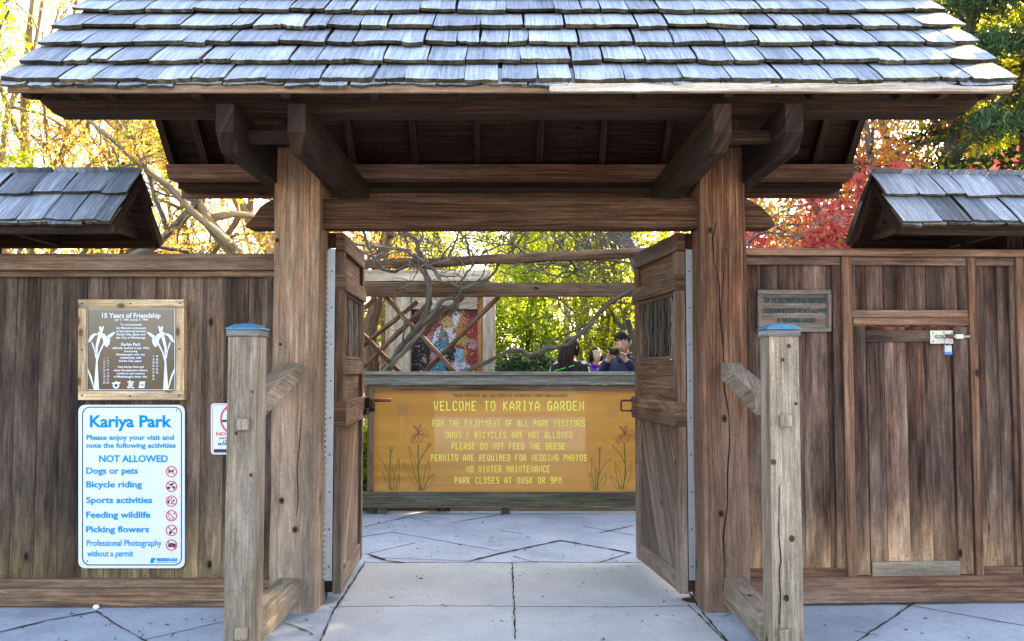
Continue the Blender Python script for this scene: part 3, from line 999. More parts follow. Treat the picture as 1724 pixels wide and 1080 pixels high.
def poly_put(mb, pts, P, h=.002, mi=0):
    pp = [P(a, b, h) for a, b in pts]
    mb.add(pp, [tuple(range(len(pp) - 1, -1, -1))], [[(0, 0)] * len(pp)], mi, .5)
def curve_pts(pts, n=6, closed=False):
    """Catmull-Rom through 2-D or 3-D points"""
    pts = [Vector(p) for p in pts]; m = len(pts); out = []
    for i in range(m if closed else m - 1):
        g = lambda k: pts[k % m] if closed else pts[max(0, min(m - 1, k))]
        p0, p1, p2, p3 = g(i - 1), g(i), g(i + 1), g(i + 2)
        for k in range(n):
            t = k / n
            out.append(.5 * ((2 * p1) + (p2 - p0) * t + (2 * p0 - 5 * p1 + 4 * p2 - p3) * t * t + (3 * p1 - p0 - 3 * p2 + p3) * t ** 3))
    if not closed: out.append(pts[-1])
    return out
NY = Vector((0, -1, 0))

k = NT('sign white')
w0 = k.noise(k.coord('World', (5, 5, 1.2)), 1, 6, .7)
w1 = k.noise(k.coord('World', (60, 60, 60)), 1, 4, .7)
cw = k.mix(k.ramp(w0, [(.5, 0), (.75, .35)]), (.58, .61, .635), (.43, .44, .42))
k.base(k.mix(k.ramp(w1, [(.66, 0), (.72, .5)]), cw, (.35, .33, .30)), .4, .4)
M['signwhite'] = k.m
M['cyan'] = flat('sign cyan', (.0, .22, .58), .9, .05)
M['black'] = flat('sign black', (.012, .012, .014), .45, .4)
M['signred'] = flat('sign red', (.62, .03, .035), .45, .4)
M['steelback'] = flat('sheet edge', (.5, .5, .52), .4, .5, .8)

def rounded(x0, y0, x1, y1, r, n=6):
    out = []
    for cx, cy, a in ((x1 - r, y0 + r, -PI / 2), (x1 - r, y1 - r, 0), (x0 + r, y1 - r, PI / 2), (x0 + r, y0 + r, PI)):
        for k in range(n + 1):
            t = a + k * PI / 2 / n
            out.append((cx + r * math.cos(t), cy + r * math.sin(t)))
    return out
def disc(cx, cy, r, n=28, a0=0): return [(cx + r * math.cos(a0 + 2 * PI * k / n), cy + r * math.sin(a0 + 2 * PI * k / n)) for k in range(n)]

# ---- rules board ----------------------------------------------------
YS = YF - .012
P = lambda x, y, h=0: at(x, y, YS - h)
c = P(222, 955)
rs = thing('rules_sign', (c.x, YS, c.z), 'tall white rules board with blue lettering and six red prohibition rings', 'sign')
m = MB(); m.prism([P(a, b, .004) for a, b in rounded(132, 682, 311, 957, 11)], (0, .004, 0), (1, 0, 0))
m.build('sign_panel', [M['signwhite']], rs)
m = MB()
m.ribbon([P(a, b, .0045) for a, b in rounded(139, 686, 305.5, 951.5, 12)], .0055, NY, .0006, 0, True)
m.build('border_line', M['black'], rs)
K = lambda x, y: (120 + x / 3.6, 670 + y / 3.6)          # detail crop -> photograph
def line(name, body, x0, x1, base, cap, bold=.016, par=rs, mat='cyan', PP=None):
    m = MB(); text_put(m, body, PP or P, x0, x1, base, cap, bold, h=.0056)
    return m.build(name, M[mat], par)
def kl(name, body, cx0, cx1, cbase, ccap, bold=.018):
    a, b = K(cx0, cbase); a2, _ = K(cx1, cbase)
    return line(name, body, a, a2, b, ccap / 3.6, bold)
kl('heading', 'Kariya Park', 112, 610, 177, 68, .022)
kl('lettering', 'Please enjoy your visit and', 92, 622, 255, 29, .02)
kl('lettering', 'note the following activities', 92, 633, 303, 29, .02)
kl('lettering', 'NOT ALLOWED', 168, 585, 389, 39, .02)
for body, x1, y in (('Dogs or pets', 403, 460), ('Bicycle riding', 428, 543), ('Sports activities', 491, 638), ('Feeding wildlife', 480, 727), ('Picking flowers', 471, 815)):
    kl('lettering', body, 90, x1, y, 36, .02)
kl('lettering', 'Professional Photography', 93, 547, 898, 36, .012)
kl('lettering', 'without a permit', 96, 376, 962, 36, .012)
# city mark at the foot
m = MB()
a, b = K(516, 990); a2, _ = K(642, 990)
text_put(m, 'MISSISSAUGA', P, a, a2, b, 17 / 3.6, .04, .25, h=.0056)
a, b = K(516, 1000); a2, _ = K(645, 990)
text_put(m, 'Leading today for tomorrow', P, a, a2, b, 6 / 3.6, .02, h=.0056)
poly_put(m, [K(*q) for q in ((484, 972), (512, 970), (508, 984), (494, 986), (506, 989), (500, 1001), (478, 1001))], P, .0056)
m.build('city_mark', M['cyan'], rs)
# rings with slash and pictogram
picts = [
    (448, [[(585, 443), (592, 437), (612, 440), (622, 432), (627, 436), (620, 443), (618, 452), (622, 462), (616, 461), (610, 452), (598, 452), (592, 462), (588, 461), (590, 450)]]),
    (537, [[(604, 520), (616, 516), (622, 524), (612, 530), (606, 540), (596, 532), (598, 524)], disc(590, 546, 9, 12), disc(621, 544, 9, 12), [(620, 514), (626, 512), (626, 520), (620, 520)]]),
    (627, [[(582, 622), (594, 620), (594, 640), (584, 642)], [(604, 604), (610, 602), (612, 614), (605, 614)], [(618, 616), (628, 622), (622, 630), (614, 626)], [(604, 636), (614, 640), (610, 648), (602, 644)]]),
    (715, [[(586, 704), (594, 702), (590, 712)], disc(588, 720, 4, 8), disc(612, 736, 4, 8), disc(606, 712, 3, 8), [(618, 702), (630, 696), (628, 704), (620, 708)], [(594, 730), (602, 728), (600, 738), (594, 738)]]),
    (804, [[(592, 812), (604, 806), (612, 818), (602, 828), (592, 824)], [(612, 798), (628, 786), (630, 794), (616, 804)]]),
    (893, [[(588, 884), (600, 884), (602, 880), (618, 880), (620, 884), (632, 884), (632, 906), (588, 906)]]),
]
for cy, shapes in picts:
    m = MB()
    for i, sp in enumerate(shapes):
        poly_put(m, [K(*q) for q in sp], P, .0055)
    pic = m.build('pictogram', M['black'], rs)
    m = MB()
    cx, cyy = K(607, cy)
    rr = 34.5 / 3.6
    m.ribbon([P(a, b, .0058) for a, b in disc(cx, cyy, rr - .8)], .0055, NY, .0005, 0, True)
    q = (rr - 1) * .707
    m.ribbon([P(cx - q, cyy - q, .0052), P(cx + q, cyy + q, .0052)], .0050, NY, .0009)
    m.build('prohibition_ring', M['signred'], rs)
m = MB()
for q in ((76, 84), (638, 76), (97, 990)):
    a, b = K(*q); c = P(a, b, .004); m.tube([c, c + Vector((0, -.003, 0))], .004, 8)
m.build('screw', M['rust'], rs)

# ---- friendship plaque ----------------------------------------------
YQ = YF - .035
P2 = lambda x, y, h=0: at(x, y, YQ - h)
c = P2(220, 674)
fp = thing('plaque', (c.x, YQ, c.z), 'square brown plaque with white irises in a bare pine frame', 'plaque')
M['plaquebrown'] = None
k = NT('plaque brown')
k.base(k.ramp(k.noise(k.coord('Object', (6, 6, 6)), 1, 4, .6), [(.3, (.055, .029, .014)), (.7, (.10, .056, .027))]), .18, .5)
k.p.inputs['Coat Weight'].default_value = .6; k.p.inputs['Coat Roughness'].default_value = .06
M['plaquebrown'] = k.m
x0, y0, x1, y1 = 131, 504.5, 310, 674
i0, j0, i1, j1 = 145, 519, 295.5, 659
m = MB()
m.prism([P2(a, b, .0) for a, b in ((i0 - 3, j0 - 3), (i1 + 3, j0 - 3), (i1 + 3, j1 + 3), (i0 - 3, j1 + 3))], (0, .012, 0), (1, 0, 0))
m.build('plaque_panel', M['plaquebrown'], fp)
for q, g in (([(x0, y0), (x1, y0), (x1, j0), (x0, j0)], 'x'), ([(x0, j1), (x1, j1), (x1, y1), (x0, y1)], 'x'), ([(x0, j0 + .3), (i0, j0 + .3), (i0, j1 - .3), (x0, j1 - .3)], 'z'), ([(i1, j0 + .3), (x1, j0 + .3), (x1, j1 - .3), (i1, j1 - .3)], 'z')):
    m = MB(); m.prism([P2(a, b, .016) for a, b in q], (0, .05, 0), (1, 0, 0) if g == 'x' else (0, 0, 1))
    m.build('frame_board', M['newwood'], fp, .003)
m = MB()
for q in ((138, 511.5), (220, 511.5), (302.5, 511), (138, 589), (302, 588), (138, 666), (219, 667), (302, 666)):
    c = P2(q[0], q[1], .016); m.tube([c, c + Vector((0, -.003, 0))], .005, 8)
m.build('screw', M['black'], fp)
KP = lambda x, y: (120 + x / 5.4, 490 + y / 5.4)
M['plaquewhite'] = flat('plaque white', (.62, .66, .70), .4, .4)
m = MB()
m.ribbon([P2(*KP(a, b), .0006) for a, b in ((148, 165), (940, 165), (940, 900), (148, 900))], .0028, NY, .0008, 0, True)
m.build('border_line', M['plaquewhite'], fp)
def pl(name, body, a, b, base, cap, bold=.01, shear=0):
    m = MB()
    xa, yb2 = KP(a, base); xb, _ = KP(b, base)
    text_put(m, body, P2, xa, xb, yb2, cap / 5.4, bold, shear, h=.0016)
    return m.build(name, M['plaquewhite'], fp)
pl('heading', '15 Years of Friendship', 280, 812, 245, 42, .012)
for body, a, b, base, cap in (
    ('July 7, 1981 to July 7, 1996', 392, 698, 271, 17), ('To commemorate', 446, 642, 316, 17), ('the fifteenth anniversary', 406, 682, 346, 17),
    ('of the twinning between', 408, 680, 375, 17), ('Kariya City, Japan and', 414, 672, 404, 17), ('the City of Mississauga.', 408, 680, 434, 17),
    ('Kariya Park', 454, 632, 499, 26), ('officially opened in July 1992,', 374, 710, 528, 17), ('honouring', 482, 602, 557, 16), ("Mississauga's twin city", 410, 672, 587, 17),
    ('relationship with', 446, 636, 616, 17), ('Kariya City, Japan.', 436, 646, 645, 17), ('Visit Kariya Park and', 420, 660, 700, 17), ('enjoy the Japanese culture,', 386, 696, 730, 17),
    ('traditions and customs', 412, 670, 759, 16), ("of Mississauga's sister city.", 386, 692, 788, 17)):
    pl('lettering', body, a, b, base, cap, .018)
def column(chars, cx, y0_, y1_):
    m = MB(); n = len(chars)
    st = (y1_ - y0_) / n
    for i, ch in enumerate(chars):
        xa, yb2 = KP(cx - 10, y0_ + st * (i + .9)); xb, _ = KP(cx + 10, 0)
        try: text_put(m, ch, P2, xa, xb, yb2, 15 / 5.4, .006, h=.0016)
        except Exception: pass
    if m.f: m.build('lettering', M['plaquewhite'], fp)
column('一九九六年七月七日', 300, 600, 845)
column('一九八一年七月七日', 333, 588, 845)
column('姉妹都市締結', 780, 575, 755)
column('十五周年友好記念', 747, 575, 812)
def iris(mirror):
    f = (lambda x: x) if not mirror else (lambda x: 1088 - x)
    m = MB()
    shp = [
        [(205, 900), (225, 640), (232, 520), (240, 520), (238, 640), (252, 900)],
        [(222, 620), (208, 540), (186, 480), (188, 458), (206, 500), (228, 600)],
        [(226, 640), (250, 560), (292, 470), (304, 480), (262, 560), (236, 660)],
        [(150, 700), (185, 780), (212, 898), (206, 898), (178, 810), (150, 735)],
        [(220, 560), (222, 500), (240, 420), (262, 380), (275, 400), (258, 460), (240, 520), (232, 560)],
        [(152, 466), (172, 410), (210, 386), (240, 392), (236, 402), (212, 408), (190, 440), (168, 466)],
        [(262, 380), (252, 330), (266, 318), (274, 338), (290, 318), (298, 330), (282, 382)],
        [(240, 372), (270, 378), (306, 396), (330, 430), (356, 440), (346, 486), (322, 514), (298, 492), (288, 440), (262, 414), (244, 410)],
        [(322, 414), (372, 380), (402, 374), (394, 390), (344, 434)]]
    for i, sp in enumerate(shp):
        q = [KP(f(a), b) for a, b in sp]
        poly_put(m, q[::-1] if mirror else q, P2, .0012 + .0002 * i)
    m.build('iris_motif', M['plaquewhite'], fp)
iris(False); iris(True)
m = MB()
cx, cy = KP(407, 857)
m.ribbon([P2(a, b, .0015) for a, b in disc(cx, cy + .6, 4.2, 20)], .0085, NY, .0008, 0, True)
poly_put(m, [KP(*q) for q in ((368, 836), (396, 832), (404, 820), (412, 820), (420, 830), (446, 828), (446, 842), (420, 846), (394, 846), (370, 846))], P2, .0014)
text_put(m, '友', P2, KP(506, 0)[0], KP(574, 0)[0], KP(0, 880)[1], 54 / 5.4, .02, h=.0016)
poly_put(m, [KP(*q) for q in ((622, 826), (672, 822), (664, 884), (612, 884))], P2, .0014)
m.build('emblem', M['plaquewhite'], fp)
m = MB()
xa, yb2 = KP(626, 862)
text_put(m, 'City', P2, xa, KP(660, 0)[0], yb2, 3, .03, h=.0022)
m.build('emblem_mark', M['plaquebrown'], fp)

# ---- small no smoking notice ----------------------------------------
YN = YF - .008
P3 = lambda x, y, h=0: at(x, y, YN - h)
c = P3(398, 765)
ns = thing('notice', (c.x, YN, c.z), 'small white no smoking notice partly hidden behind the silvered support post', 'notice')
m = MB(); m.prism([P3(a, b, .003) for a, b in rounded(355, 679.5, 441, 765.5, 6)], (0, .003, 0), (1, 0, 0))
m.build('notice_panel', M['signwhite'], ns)
m = MB()
m.ribbon([P3(a, b, .0034) for a, b in rounded(358, 682, 438, 763, 5)], .003, NY, .0005, 0, True)
m.build('border_line', M['signred'], ns)
m = MB()
poly_put(m, rounded(360, 756.5, 436, 762, 1), P3, .0038)
poly_put(m, [(374, 707), (420, 707), (420, 711), (374, 711)], P3, .0038)
m.build('black_band', M['black'], ns)
m = MB()
m.ribbon([P3(a, b, .0040) for a, b in disc(398, 706, 26)], .010, NY, .0005, 0, True)
m.ribbon([P3(398 - 17, 706 - 17, .0036), P3(398 + 17, 706 + 17, .0036)], .009, NY, .001)
text_put(m, 'NO SMOKING', P3, 364, 432, 733.5, 5.2, .03, h=.004)
m.build('prohibition_ring', M['signred'], ns)
m = MB()
text_put(m, 'WITHIN 9 METRES', P3, 368, 428, 740, 3, .02, h=.004)
text_put(m, '(30 FT) OF', P3, 375, 421, 745, 3, .02, h=.004)
text_put(m, 'ENTRANCE OR EXIT', P3, 367, 429, 750, 3.6, .03, h=.004)
m.build('lettering', M['black'], ns)

# ---- routed wooden sign on the dark red fence ------------------------
def P4(x, y, h=0): return FRM @ atR(x, y, .035 - h)
cb = FRM @ atR(1337, 558, .035)
wsn = thing('engraved_sign', cb, 'weathered wooden sign with routed green lettering, partly behind the blue cap', 'sign', RZ)
N4 = FRM.to_3x3() @ Vector((0, -1, 0)); B4 = -N4
M['signwood'] = wood('weathered sign wood', (.05, .028, .017), (.12, .075, .048), (.21, .155, .115), (.21, .18, .155), .46, .1, knots=2, freq=22, bump=.9)
M['routed'] = flat('green routed paint', (.014, .040, .038), .8, .1)
m = MB(); m.prism([P4(a, b, .010) for a, b in ((1281, 495), (1394, 495), (1394, 552), (1281, 552))], B4 * .02, FRM.to_3x3() @ Vector((1, 0, 0)))
m.build('sign_board', M['signwood'], wsn)
for q, g in (([(1275.5, 488), (1400, 488), (1400, 495.5), (1275.5, 495.5)], 0), ([(1275.5, 551), (1400, 551), (1400, 559), (1275.5, 559)], 0), ([(1275.5, 495.8), (1282, 495.8), (1282, 550.8), (1275.5, 550.8)], 2), ([(1393, 495.8), (1400, 495.8), (1400, 550.8), (1393, 550.8)], 2)):
    m = MB(); m.prism([P4(a, b, .022) for a, b in q], B4 * .034, (1, 0, 0) if g == 0 else (0, 0, 1), 0, .7)
    m.build('frame_strip', M['signwood'], wsn, .003)
for body, a, b, base in (('FOR THE ENJOYMENT OF ALL PARK USERS', 1285.5, 1390, 509.8), ('DOGS AND BICYCLES ARE NOT ALLOWED', 1286.5, 1391.5, 526.8), ('IN THE FORMAL GARDEN', 1308, 1373, 543.4)):
    m = MB(); text_put(m, body, P4, a, b, base, 7.2, .028, .22, h=.0125)
    m.build('lettering', M['routed'], wsn)
# ================================================================== WELCOME BOARD, TRELLIS, VINES
YW = 3.35                                   # face of the welcome board
xs0, xs1 = X(615, YW), 1.36
zc0, zc1 = Z(651, YW - .06), Z(626, YW - .06)
zb0, zb1 = Z(855, YW - .03), Z(829, YW - .03)
wb = thing('welcome_board', (0, YW, 0), 'long amber plywood welcome board with yellow routed lettering under clear cover', 'sign board')
# plywood
k = NT('varnished plywood')
g = k.noise(k.coord('Object', (.7, 1, 9)), 1, 6, .6, .6)
b_ = k.noise(k.coord('Object', (.5, 1, 1.2)), 1, 3, .5)
c_ = k.ramp(g, [(.3, (.36, .144, .011)), (.5, (.51, .222, .024)), (.72, (.62, .30, .045))])
c_ = k.mix(k.ramp(b_, [(.35, 0), (.75, 1)]), c_, (.55, .265, .045))
k.base(c_, .45, .4)
k.p.inputs['Coat Weight'].default_value = 1; k.p.inputs['Coat Roughness'].default_value = .015; k.p.inputs['Coat IOR'].default_value = 1.45
M['ply'] = k.m
PW = lambda x, y, h=0: at(x, y, YW - h)
p0, p1 = PW(628, 829), PW(1086, 658)
m = MB(); m.box(p0.x - .02, p1.x + .02, YW, YW + .018, p0.z - .03, p1.z + .02, 'x')
m.build('sign_panel', M['ply'], wb)
M['captimber'] = wood('grey green rail wood', (.13, .122, .095), (.25, .235, .185), (.36, .335, .27), (.32, .31, .275), .5, .15)
for a in (p0.x - .055, p1.x):
    m = MB(); m.box(a, a + .055, YW - .03, YW + .03, zb1 + .001, p1.z + .055, 'z', tone=.6)
    m.build('frame_strip', M['trellis'], wb, .003)
m = MB(); m.box(p0.x, p1.x, YW - .03, YW + .03, p1.z, p1.z + .052, 'x', tone=.7)
m.build('frame_strip', M['trellis'], wb, .003)
m = MB(); m.box(xs0 - .03, xs1 + .06, YW - .05, YW + .05, zb0, zb1, 'x', tone=.4)
m.build('base_rail', M['mossrail'], wb, .004)
m = MB(); m.box(xs0 - .05, xs1 + .3, YW - .06, YW + .05, p1.z + .056, zc1 - .035, 'x', tone=.3)
m.build('cap_rail', M['captimber'], wb, .004)
m = MB(); m.box(xs0 - .06, xs1 + .32, YW - .085, YW + .08, zc1 - .034, zc1, 'x', tone=.55)
m.build('cap_board', M['captimber'], wb, .005)
for a in (X(843, YW), -1.25, 1.2):
    m = MB(); m.box(a, a + .085, YW - .03, YW + .05, 0, zb0, 'z')
    m.build('foot', M['mossrail'], wb, .003)

# single-stroke letters on a 4 x 6 grid
G = {'A': [[(0, 0), (0, 4), (2, 6), (4, 4), (4, 0)], [(0, 2), (4, 2)]], 'B': [[(0, 0), (0, 6), (3, 6), (4, 5), (4, 4), (3, 3), (4, 2), (4, 1), (3, 0), (0, 0)], [(0, 3), (3, 3)]],
     'C': [[(4, 5), (3, 6), (1, 6), (0, 5), (0, 1), (1, 0), (3, 0), (4, 1)]], 'D': [[(0, 0), (0, 6), (3, 6), (4, 5), (4, 1), (3, 0), (0, 0)]],
     'E': [[(4, 6), (0, 6), (0, 0), (4, 0)], [(0, 3), (3, 3)]], 'F': [[(4, 6), (0, 6), (0, 0)], [(0, 3), (3, 3)]],
     'G': [[(4, 5), (3, 6), (1, 6), (0, 5), (0, 1), (1, 0), (3, 0), (4, 1), (4, 3), (2.5, 3)]], 'H': [[(0, 0), (0, 6)], [(4, 0), (4, 6)], [(0, 3), (4, 3)]],
     'I': [[(2, 0), (2, 6)], [(1, 0), (3, 0)], [(1, 6), (3, 6)]], 'J': [[(4, 6), (4, 1), (3, 0), (1, 0), (0, 1)]], 'K': [[(0, 0), (0, 6)], [(4, 6), (0.3, 3), (4, 0)]],
     'L': [[(0, 6), (0, 0), (4, 0)]], 'M': [[(0, 0), (0, 6), (2, 3.5), (4, 6), (4, 0)]], 'N': [[(0, 0), (0, 6), (4, 0), (4, 6)]],
     'O': [[(0, 1), (0, 5), (1, 6), (3, 6), (4, 5), (4, 1), (3, 0), (1, 0), (0, 1)]], 'P': [[(0, 0), (0, 6), (3, 6), (4, 5), (4, 4), (3, 3), (0, 3)]],
     'Q': [[(0, 1), (0, 5), (1, 6), (3, 6), (4, 5), (4, 1), (3, 0), (1, 0), (0, 1)], [(2.5, 1.5), (4, 0)]], 'R': [[(0, 0), (0, 6), (3, 6), (4, 5), (4, 4), (3, 3), (0, 3)], [(2, 3), (4, 0)]],
     'S': [[(4, 5), (3, 6), (1, 6), (0, 5), (0, 4), (1, 3), (3, 3), (4, 2), (4, 1), (3, 0), (1, 0), (0, 1)]], 'T': [[(0, 6), (4, 6)], [(2, 6), (2, 0)]],
     'U': [[(0, 6), (0, 1), (1, 0), (3, 0), (4, 1), (4, 6)]], 'V': [[(0, 6), (2, 0), (4, 6)]], 'W': [[(0, 6), (.8, 0), (2, 3), (3.2, 0), (4, 6)]],
     'Y': [[(0, 6), (2, 3.4), (4, 6)], [(2, 3.4), (2, 0)]], '9': [[(4, 3.4), (1, 3), (0, 4), (0, 5), (1, 6), (3, 6), (4, 5), (4, 1), (3, 0), (1, 0)]],
     '&': [[(4, 0), (1, 4), (1, 5.3), (2, 6), (3, 5), (2.7, 4.2), (0.4, 2.4), (0.2, 1), (1.3, 0), (2.6, .4), (4, 2.4)]]}
def stroke_text(mb, body, x0, x1, base, cap, wid):
    n = len(body)
    cell = (x1 - x0) / (n - 1 + .56)
    q = 0
    for i, ch in enumerate(body):
        for st in G.get(ch, []):
            pts = [PW(x0 + cell * (i + .56 * a / 4), base - cap * b / 6, .001 + .0004 * (q % 4)) for a, b in st]
            mb.ribbon(pts, wid, NY, .0006); q += 1
M['routed_yellow'] = flat('yellow routed paint', (.95, .78, .12), .6, .2)
M['routed_brown'] = flat('brown routed paint', (.16, .065, .02), .6, .3)
for body, a, b, base, cap, wd, mt in (
    ('THESE PREMISES ARE MONITORED BY AUTOMATED VIDEO SURVEILLANCE', 764, 955, 668.5, 4.2, .0042, 'routed_brown'),
    ('WELCOME TO KARIYA GARDEN', 731, 982, 691, 14.5, .0115, 'routed_yellow'),
    ('FOR THE ENJOYMENT OF ALL PARK VISITORS', 729, 984, 718, 10, .0078, 'routed_yellow'),
    ('DOGS & BICYCLES ARE NOT ALLOWED', 751, 963, 737.5, 10, .0078, 'routed_yellow'),
    ('PLEASE DO NOT FEED THE GEESE', 761, 951, 756.5, 10, .0078, 'routed_yellow'),
    ('PERMITS ARE REQUIRED FOR WEDDING PHOTOS', 726, 987, 776, 10, .0078, 'routed_yellow'),
    ('NO WINTER MAINTENANCE', 786, 925, 795, 10, .0078, 'routed_yellow'),
    ('PARK CLOSES AT DUSK OR 9PM', 766, 945, 814, 10, .0078, 'routed_yellow')):
    m = MB(); stroke_text(m, body, a, b, base, cap, wd)
    m.build('lettering', M[mt], wb)
# routed irises, drawn in outline
KW = lambda x, y: (590 + x / 4.908, 640 + y / 4.908)
KX = lambda x, y: (850 + x / 4.908, 640 + y / 4.908)
M['routed_green'] = flat('green line', (.085, .13, .02), .6, .3)
M['routed_purple'] = flat('purple line', (.17, .03, .035), .6, .3)
M['routed_gold'] = flat('gold petals', (.62, .30, .01), .6, .3)
M['routed_grey'] = flat('grey line', (.32, .22, .09), .6, .3)
def outline(mb, K_, pts, closed=True, wd=.0042, q=[0], sm=5):
    q[0] += 1
    cp = curve_pts([K_(*p) for p in pts], sm, closed)
    mb.ribbon([PW(p[0], p[1], .001 + .0003 * (q[0] % 5)) for p in cp], wd, NY, .0005, 0, closed)
def leaf(mb, K_, base, tip, bulge, side=1):
    b, t = Vector(base), Vector(tip)
    d = t - b; n = Vector((-d.y, d.x)) / d.length
    outline(mb, K_, [b, b + d * .35 + n * bulge, b + d * .7 + n * bulge * .9, t, b + d * .7 - n * bulge * .5, b + d * .3 - n * bulge * .6], True, .0036)
m = MB()
for bt in (((335, 910), (262, 760), 12), ((345, 910), (350, 725), 12), ((360, 910), (400, 650), 18), ((385, 905), (400, 780), 12), ((575, 915), (432, 685), 20), ((580, 905), (480, 545), 18), ((600, 915), (645, 670), 22), ((605, 910), (690, 775), 22)):
    leaf(m, KW, *bt)
outline(m, KW, [(325, 905), (322, 780), (335, 580)], False, .008)
outline(m, KW, [(318, 790), (280, 700), (232, 642)], False, .006)
outline(m, KW, [(585, 910), (560, 760), (562, 540)], False, .009)
outline(m, KW, [(562, 700), (600, 620), (655, 535)], False, .007)
outline(m, KW, [(640, 535), (655, 522), (668, 535), (650, 550)], True, .004)
outline(m, KW, [(326, 580), (326, 560), (348, 558), (345, 582)], True, .005)
m.build('iris_stem', M['routed_green'], wb)
m = MB()
for bt in (((735, 910), (700, 770), 14), ((745, 910), (716, 640), 18), ((755, 905), (755, 725), 12), ((775, 905), (835, 770), 20), ((945, 905), (870, 790), 20), ((960, 900), (910, 680), 18), ((985, 900), (1040, 690), 20)):
    leaf(m, KX, *bt)
outline(m, KX, [(760, 910), (778, 760), (785, 575)], False, .008)
outline(m, KX, [(780, 780), (820, 700), (885, 650)], False, .006)
outline(m, KX, [(972, 905), (996, 760), (986, 520)], False, .009)
outline(m, KX, [(992, 690), (950, 610), (885, 535)], False, .007)
outline(m, KX, [(775, 582), (778, 560), (795, 560), (792, 582)], True, .005)
m.build('iris_stem', M['routed_green'], wb)
m = MB()
for K_, dx, dy, s_ in ((KW, 0, 0, 1), (KX, 427, 6, 1)):
    f = lambda a, b: K_(a + dx, b + dy)
    outline(m, f, [(560, 435), (520, 378), (545, 395), (563, 430)], True, .0042)
    outline(m, f, [(563, 430), (560, 395), (580, 372), (572, 420)], True, .0042)
    outline(m, f, [(555, 440), (520, 455), (500, 500), (512, 525), (525, 480), (558, 455)], True, .0042)
    outline(m, f, [(565, 440), (605, 410), (640, 425), (638, 470), (620, 465), (610, 440), (572, 452)], True, .0042)
    outline(m, f, [(545, 455), (530, 465), (545, 505), (565, 515), (590, 500), (603, 462), (575, 452)], True, .0042)
    outline(m, f, [(566, 465), (568, 500)], False, .003)
    m.build('iris_bloom', M['routed_purple'], wb)
    m = MB()
m = MB()
for cx, cy, K_ in ((342, 530, KW), (680, 505, KW), (785, 525, KX), (880, 515, KX)):
    for a in (90, 20, 160, 250):
        q = [(cx, cy), (cx + 14 * math.cos(R(a + 25)), cy - 14 * math.sin(R(a + 25))), (cx + 40 * math.cos(R(a)), cy - 45 * math.sin(R(a))), (cx + 14 * math.cos(R(a - 25)), cy - 14 * math.sin(R(a - 25)))]
        poly_put(m, [K_(*p) for p in q][::-1], PW, .0011 + a * 1e-6)
m.build('gold_bloom', M['routed_gold'], wb)
def lantern(K_, ox, oy, s):
    m = MB()
    T = lambda a, b: K_(ox + a * s, oy + b * s)
    for ln in ([(-60, 30), (0, 0), (60, 30), (-60, 30)], [(-35, 32), (-35, 90)], [(35, 32), (35, 90)], [(-45, 92), (45, 92)], [(-12, 40), (-12, 85)], [(12, 40), (12, 85)], [(-35, 110), (-45, 150)], [(35, 110), (45, 150)], [(-40, 110), (40, 110)], [(-35, 62), (35, 62)]):
        outline(m, T, ln, False, .004, sm=2)
    m.build('lantern_motif', M['routed_grey'], wb)
lantern(KW, 435, 185, 1.0); lantern(KX, 893, 190, 1.0)

# ---- trellis behind ------------------------------------------------
YT = YW + .30
tr = thing('trellis', (0, YT, 0), 'timber trellis with round log rail and diagonal poles standing over the welcome board', 'trellis')
for a in (-1.62, 1.62):
    m = MB(); m.box(a - .06, a + .06, YT - .06, YT + .06, 0, 2.62, 'z')
    m.build('trellis_post', M['trellis'], tr, .005)
m = MB(); m.box(-1.9, 1.9, YT - .09, YT - .04, Z(492, YT - .09), Z(476, YT - .09), 'x', tone=.5)
m.build('trellis_rail', M['trellis'], tr, .004)
m = MB(); m.box(-1.9, 1.9, YT - .115, YT - .03, Z(499.5, YT - .1), Z(492, YT - .1) - .001, 'x', tone=.75)
m.build('trellis_rail', M['rail2'], tr, .004)
C1 = lambda x, y: (580 + x / 3.448, 370 + y / 3.448)
k_ = at(*C1(285, 258), YT + .06); k2 = at(*C1(1724, 195), YT - .55)
d_ = (k2 - k_)
pts = [k_ + d_ * (i / 12) + Vector((0, 0, random.uniform(-.008, .008))) for i in range(17)]
m = MB(); m.tube(pts, [.047 + random.uniform(-.003, .005) for _ in pts], 14)
m.build('log_rail', M['log'], tr)
a, b = at(*C1(95, 282), YT + .06), at(*C1(292, 238), YT + .06)
m = MB(); m.box(-1.8, b.x, YT + .02, YT + .10, a.z, b.z, 'x')
m.build('trellis_rail', M['rail2'], tr, .004)
lat = [((240, 450), (645, 890)), ((895, 445), (462, 890)), ((425, 475), (90, 745)), ((475, 500), (95, 870)), ((95, 655), (325, 890)), ((185, 450), (90, 535)), ((690, 450), (215, 875)), ((1250, 450), (1500, 700)) ][:7]
for i, (p, q) in enumerate(lat):
    yy = YT + (.03 if p[0] > q[0] else -.015) + .004 * i
    A, B = at(*C1(*p), yy), at(*C1(*q), yy)
    m = MB()
    n = 9
    pts = [A.lerp(B, j / n) + Vector((0, 0, random.uniform(-.006, .006))) for j in range(n + 1)]
    m.tube(pts, [.0225 + random.uniform(-.002, .003) for _ in pts], 8)
    m.build('lattice_pole', M['rail2'], tr)

